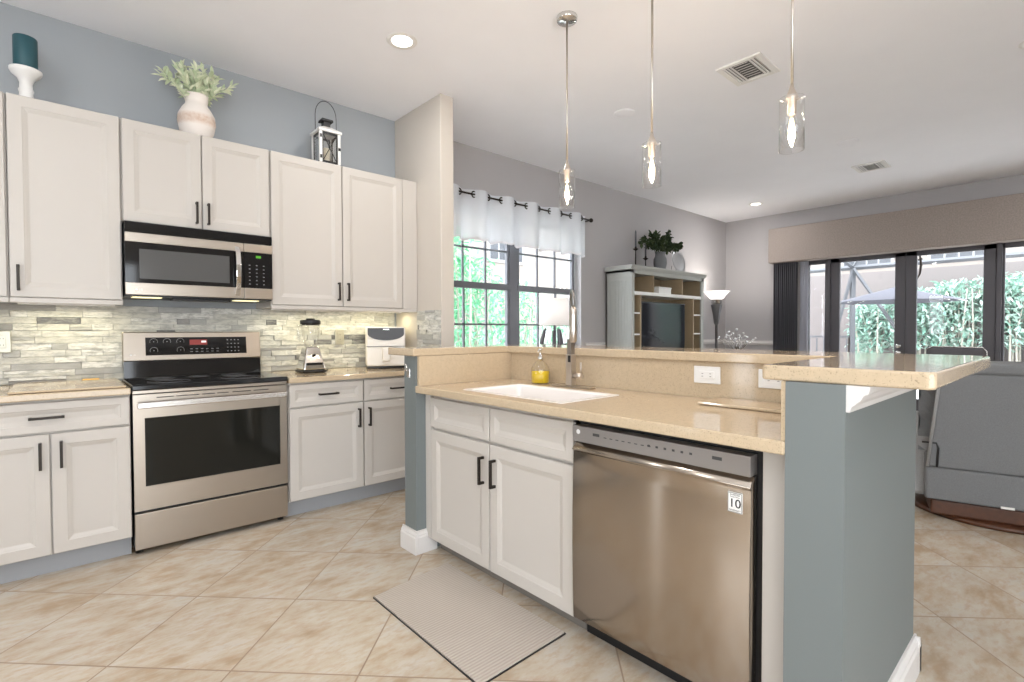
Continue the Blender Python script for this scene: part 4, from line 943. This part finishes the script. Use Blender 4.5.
# dining chair in front of the doors
t = thing('dining_chair', (6.75, .83, 0), 'charcoal dining chair with rounded back before the patio doors', 'chair')
b = MB(); b.box(6.56, 6.62, .60, 1.05, .48, 1.03); b.build('backrest', M['dgrey'], t, .028, 4)
b = MB(); b.tube([(6.555,.592,.50),(6.555,.592,.99),(6.555,.625,1.028),(6.555,1.0,1.028),(6.555,1.045,1.0)], .005, 6); b.build('piping', M['steell'], t)
bx(6.60, 7.05, .60, 1.05, .44, .50).build('seat', M['dgrey'], t, .02, 3)
for x in (6.60,7.01):
    for y in (.62,1.0): bx(x, x+.03, y, y+.03, 0, .44).build('leg', M['bronze'], t)
# ================================================================ outdoors
pav = mat('pale_pavers', (.74,.73,.71), .8)
struct(bx(8.6, 22, -8, 10, -.12, -.02).build('patio_ground', pav)); struct(bx(-6, 8.6, 4.2, 14, -.12, -.02).build('side_yard', pav))
stuc = mat('cream_stucco', (.27,.24,.215), .9)
wtr = mat('window_surround', (.34,.34,.34), .8)
def building(T, w, h, wins, lab, nm='house'):
    t = thing(nm, T((w/2,0,0)), lab, 'building')
    b = MB(T); b.box(0, w, 0, 3, -.02, h); b.build('walls', stuc, t)
    b = MB(T); b.prism([(-.4,h),(-.4,h+.15),(1.5,h+.9),(3.4,h+.15),(3.4,h)], lambda p, x: (x, p[0], p[1]), -.3, w+.3); b.build('roof', mat('clay_roof', (.2,.16,.14), .8), t)
    for (x0, x1, z0, z1) in wins:
        b = MB(T); b.box(x0-.08, x1+.08, -.05, 0, z0-.08, z1+.08); f_ = b.build('window', wtr, t)
        b = MB(T); b.box(x0, x1, -.056, -.05, z0, z1); b.build('pane', mat('dim_pane', (.07,.075,.085), .3), f_)
        b = MB(T)
        for k in range(1, 4): xm = x0+(x1-x0)*k/4; b.box(xm-.02, xm+.02, -.064, -.056, z0, z1)
        zm = (z0+z1)/2; b.box(x0, x1, -.064, -.056, zm-.02, zm+.02); b.build('muntins', wtr, f_)
building(lambda p: (20.0+p[1], 9.0-p[0], p[2]), 13.0, 6.2, [(3.6,4.9,3.3,4.7),(5.9,7.2,3.3,4.7),(1.6,2.5,.9,2.1),(8.6,9.8,3.3,4.7),(10.6,11.6,3.3,4.7)], 'cream stucco house beyond the hedge outside the patio doors')
building(lambda p: (0.0+p[0], 11.0+p[1], p[2]), 16.0, 5.6, [(3.0,4.0,1.0,2.4),(9.0,10.2,3.2,4.4)], 'cream stucco neighbouring house outside the living room window')
def shrub(c, sx_, sy_, h, n, ls, lab, m=None, grp=None, stems=10, nm='shrub', z0=.1):
    t = thing(nm, (c[0], c[1], -.02), lab, 'plant', grp)
    bs, bl = MB(), MB()
    for k in range(stems):
        x = c[0]+random.uniform(-.8,.8)*sx_; y = c[1]+random.uniform(-.8,.8)*sy_
        bs.tube([(x,y,-.02),(x+random.uniform(-.1,.1),y+random.uniform(-.1,.1),h*.5),(x+random.uniform(-.2,.2),y+random.uniform(-.15,.15),h*.92)], [.022,.018,.008], 6)
    bs.build('stem_cluster', M['bark'], t)
    for k in range(n):
        p = Vector((c[0]+random.uniform(-1,1)*sx_, c[1]+random.uniform(-1,1)*sy_, z0*h+(h*(1-z0))*random.random()**.75))
        leafb(bl, p, rv(1)+Vector((0,0,-.2)), ls*random.uniform(.7,1.3), ls*.4)
    bl.build('foliage', m or M['gleaf'], t)
# hedge of clumping bamboo behind the patio
names = ['beyond the left door leaf', 'beyond the umbrella pole', 'beyond the wide middle stile', 'mid-way across right door leaf', 'at right edge of right door leaf', 'seen through the right sidelight', 'far right beyond the right sidelight']
for k, y in enumerate((3.3, 2.55, 1.8, 1.05, .3, -.45, -1.2)):
    shrub((14.2, y), .40, .34, 1.80+.20*min(k,2)+.05*(k%2), 1500, .14, 'green bamboo clump in the hedge, '+names[k], M['hleaf'], 'bamboo hedge behind the patio', 16, 'bamboo_clump', .35)
wl = mat('garden_wall', (.20,.175,.17), .9)
o = bx(15.0, 15.15, -6, 9, -.02, 2.62).build('garden_wall', wl); tag(o, 'pale garden wall behind the bamboo hedge', 'wall')
# shrubs outside the living-room window
for k, (x, y, h, lab, n) in enumerate(((4.2, 6.3, 2.7, 'tall leafy green shrub seen through the left window panes', 1000), (5.0, 6.7, 2.35, 'leafy green shrub seen left of the window mullion', 800), (6.35, 7.2, 2.1, 'leafy green shrub seen right of the window mullion', 600), (7.6, 7.4, 1.65, 'low green shrub behind the white lamp shade', 450))):
    shrub((x, y), .52, .4, h, n, .14, lab, M['gleaf'], None, 9, 'shrub', .12)
t = thing('slat_fence', (7.0, 8.4, 0), 'pale vertical slat fence outside the living room window', 'fence')
b = MB()
for k in range(90): b.box(4.0+k*.085, 4.04+k*.085, 8.40, 8.42, -.02, 1.22)
b.build('pickets', mat('fence_grey', (.45,.46,.47), .7), t)
bx(3.95, 11.7, 8.42, 8.45, .95, 1.02).build('rail', mat('fence_rail', (.45,.46,.47), .7), t)
# cantilever umbrella
ux, uy = 11.5, 2.28
t = thing('patio_umbrella', (ux, uy, -.02), 'open grey patio umbrella outside the French doors', 'umbrella')
um = mat('umbrella_cloth', (.095,.095,.115), .9)
b = MB(); ap = b.v((ux,uy,1.98)); n = 8; rim = []
for k in range(n):
    a = 2*PI*k/n+.2; rim.append(b.v((ux+math.cos(a)*1.0, uy+math.sin(a)*1.0, 1.71)))
for k in range(n): b.f([rim[k], rim[(k+1)%n], ap])
b.build('canopy', um, t, solid=.006)
b = MB()
for k in range(n):
    a = 2*PI*k/n+.2; b.tube([(ux,uy,1.955),(ux+math.cos(a)*.99, uy+math.sin(a)*.99, 1.695)], .010, 5)
b.build('ribs', M['steell'], t)
b = MB(); b.tube([(ux,uy,-.02),(ux,uy,1.99)], .02, 8); b.build('pole', M['steell'], t); MB().lathe([(.3,-.02),(.3,.05),(.04,.08)], (ux,uy,0), 24).build('base', M['dgrey'], t)
# screen enclosure
t = thing('screen_enclosure', (12.4, 2.0, -.02), 'pale metal pool cage frame of posts, beams and braces on the patio', 'frame')
al = mat('cage_metal', (.11,.115,.125), .5)
def beam(p, q, r_): b = MB(); b.tube([p, q], r_, 4, False); return b
for y in (3.22, -1.2, 6.4): beam((12.5,y,-.02),(12.5,y,2.52),.055).build('post', al, t)
beam((12.5,6.6,2.50),(12.5,-4,2.50),.05).build('beam', al, t)
beam((12.5,3.22,2.5),(9.0,3.9,3.6),.04).build('brace', al, t); beam((12.45,3.20,2.48),(12.45,3.70,.3),.035).build('brace', al, t); beam((12.45,3.20,2.48),(12.45,2.30,.95),.035).build('brace', al, t)
beam((12.5,3.22,2.5),(12.5,2.75,3.4),.03).build('brace', al, t)
t = thing('metal_railing', (10.5, 3.6, -.02), 'black metal picket railing on the left of the patio', 'railing')
b = MB(); b.box(10.485,10.515,2.75,5.2,1.06,1.09); b.box(10.48,10.52,2.75,5.2,.12,.15); b.build('rail', M['wframe'], t)
for k in range(19): bx(10.49,10.51,2.78+k*.12,2.795+k*.12,.15,1.05).build('picket', M['wframe'], t)
for y in (2.75,5.2): bx(10.49,10.51,y-.01,y+.01,-.02,1.1).build('post', M['bronze'], t)
t = thing('hanging_bracket', (9.5, 1.61, 1.9), 'curved dark wind ornament hanging outside the right door leaf', 'ornament')
b = MB(); b.tube([(9.5,1.68,2.42),(9.5,1.60,2.28),(9.5,1.585,2.15),(9.5,1.60,2.02),(9.5,1.64,1.92)], [.006,.014,.018,.014,.004], 6); b.tube([(9.5,1.65,2.22),(9.5,1.57,2.24)], .014, 6)
b.tube([(9.5,1.68,2.42),(9.5,1.68,3.0)], .003, 4); b.build('hook', M['bronze'], t)
b = MB(); b.box(8.6, 10.2, -1.5, 3.4, 3.0, 3.06); struct(b.build('patio_soffit', M['white']))
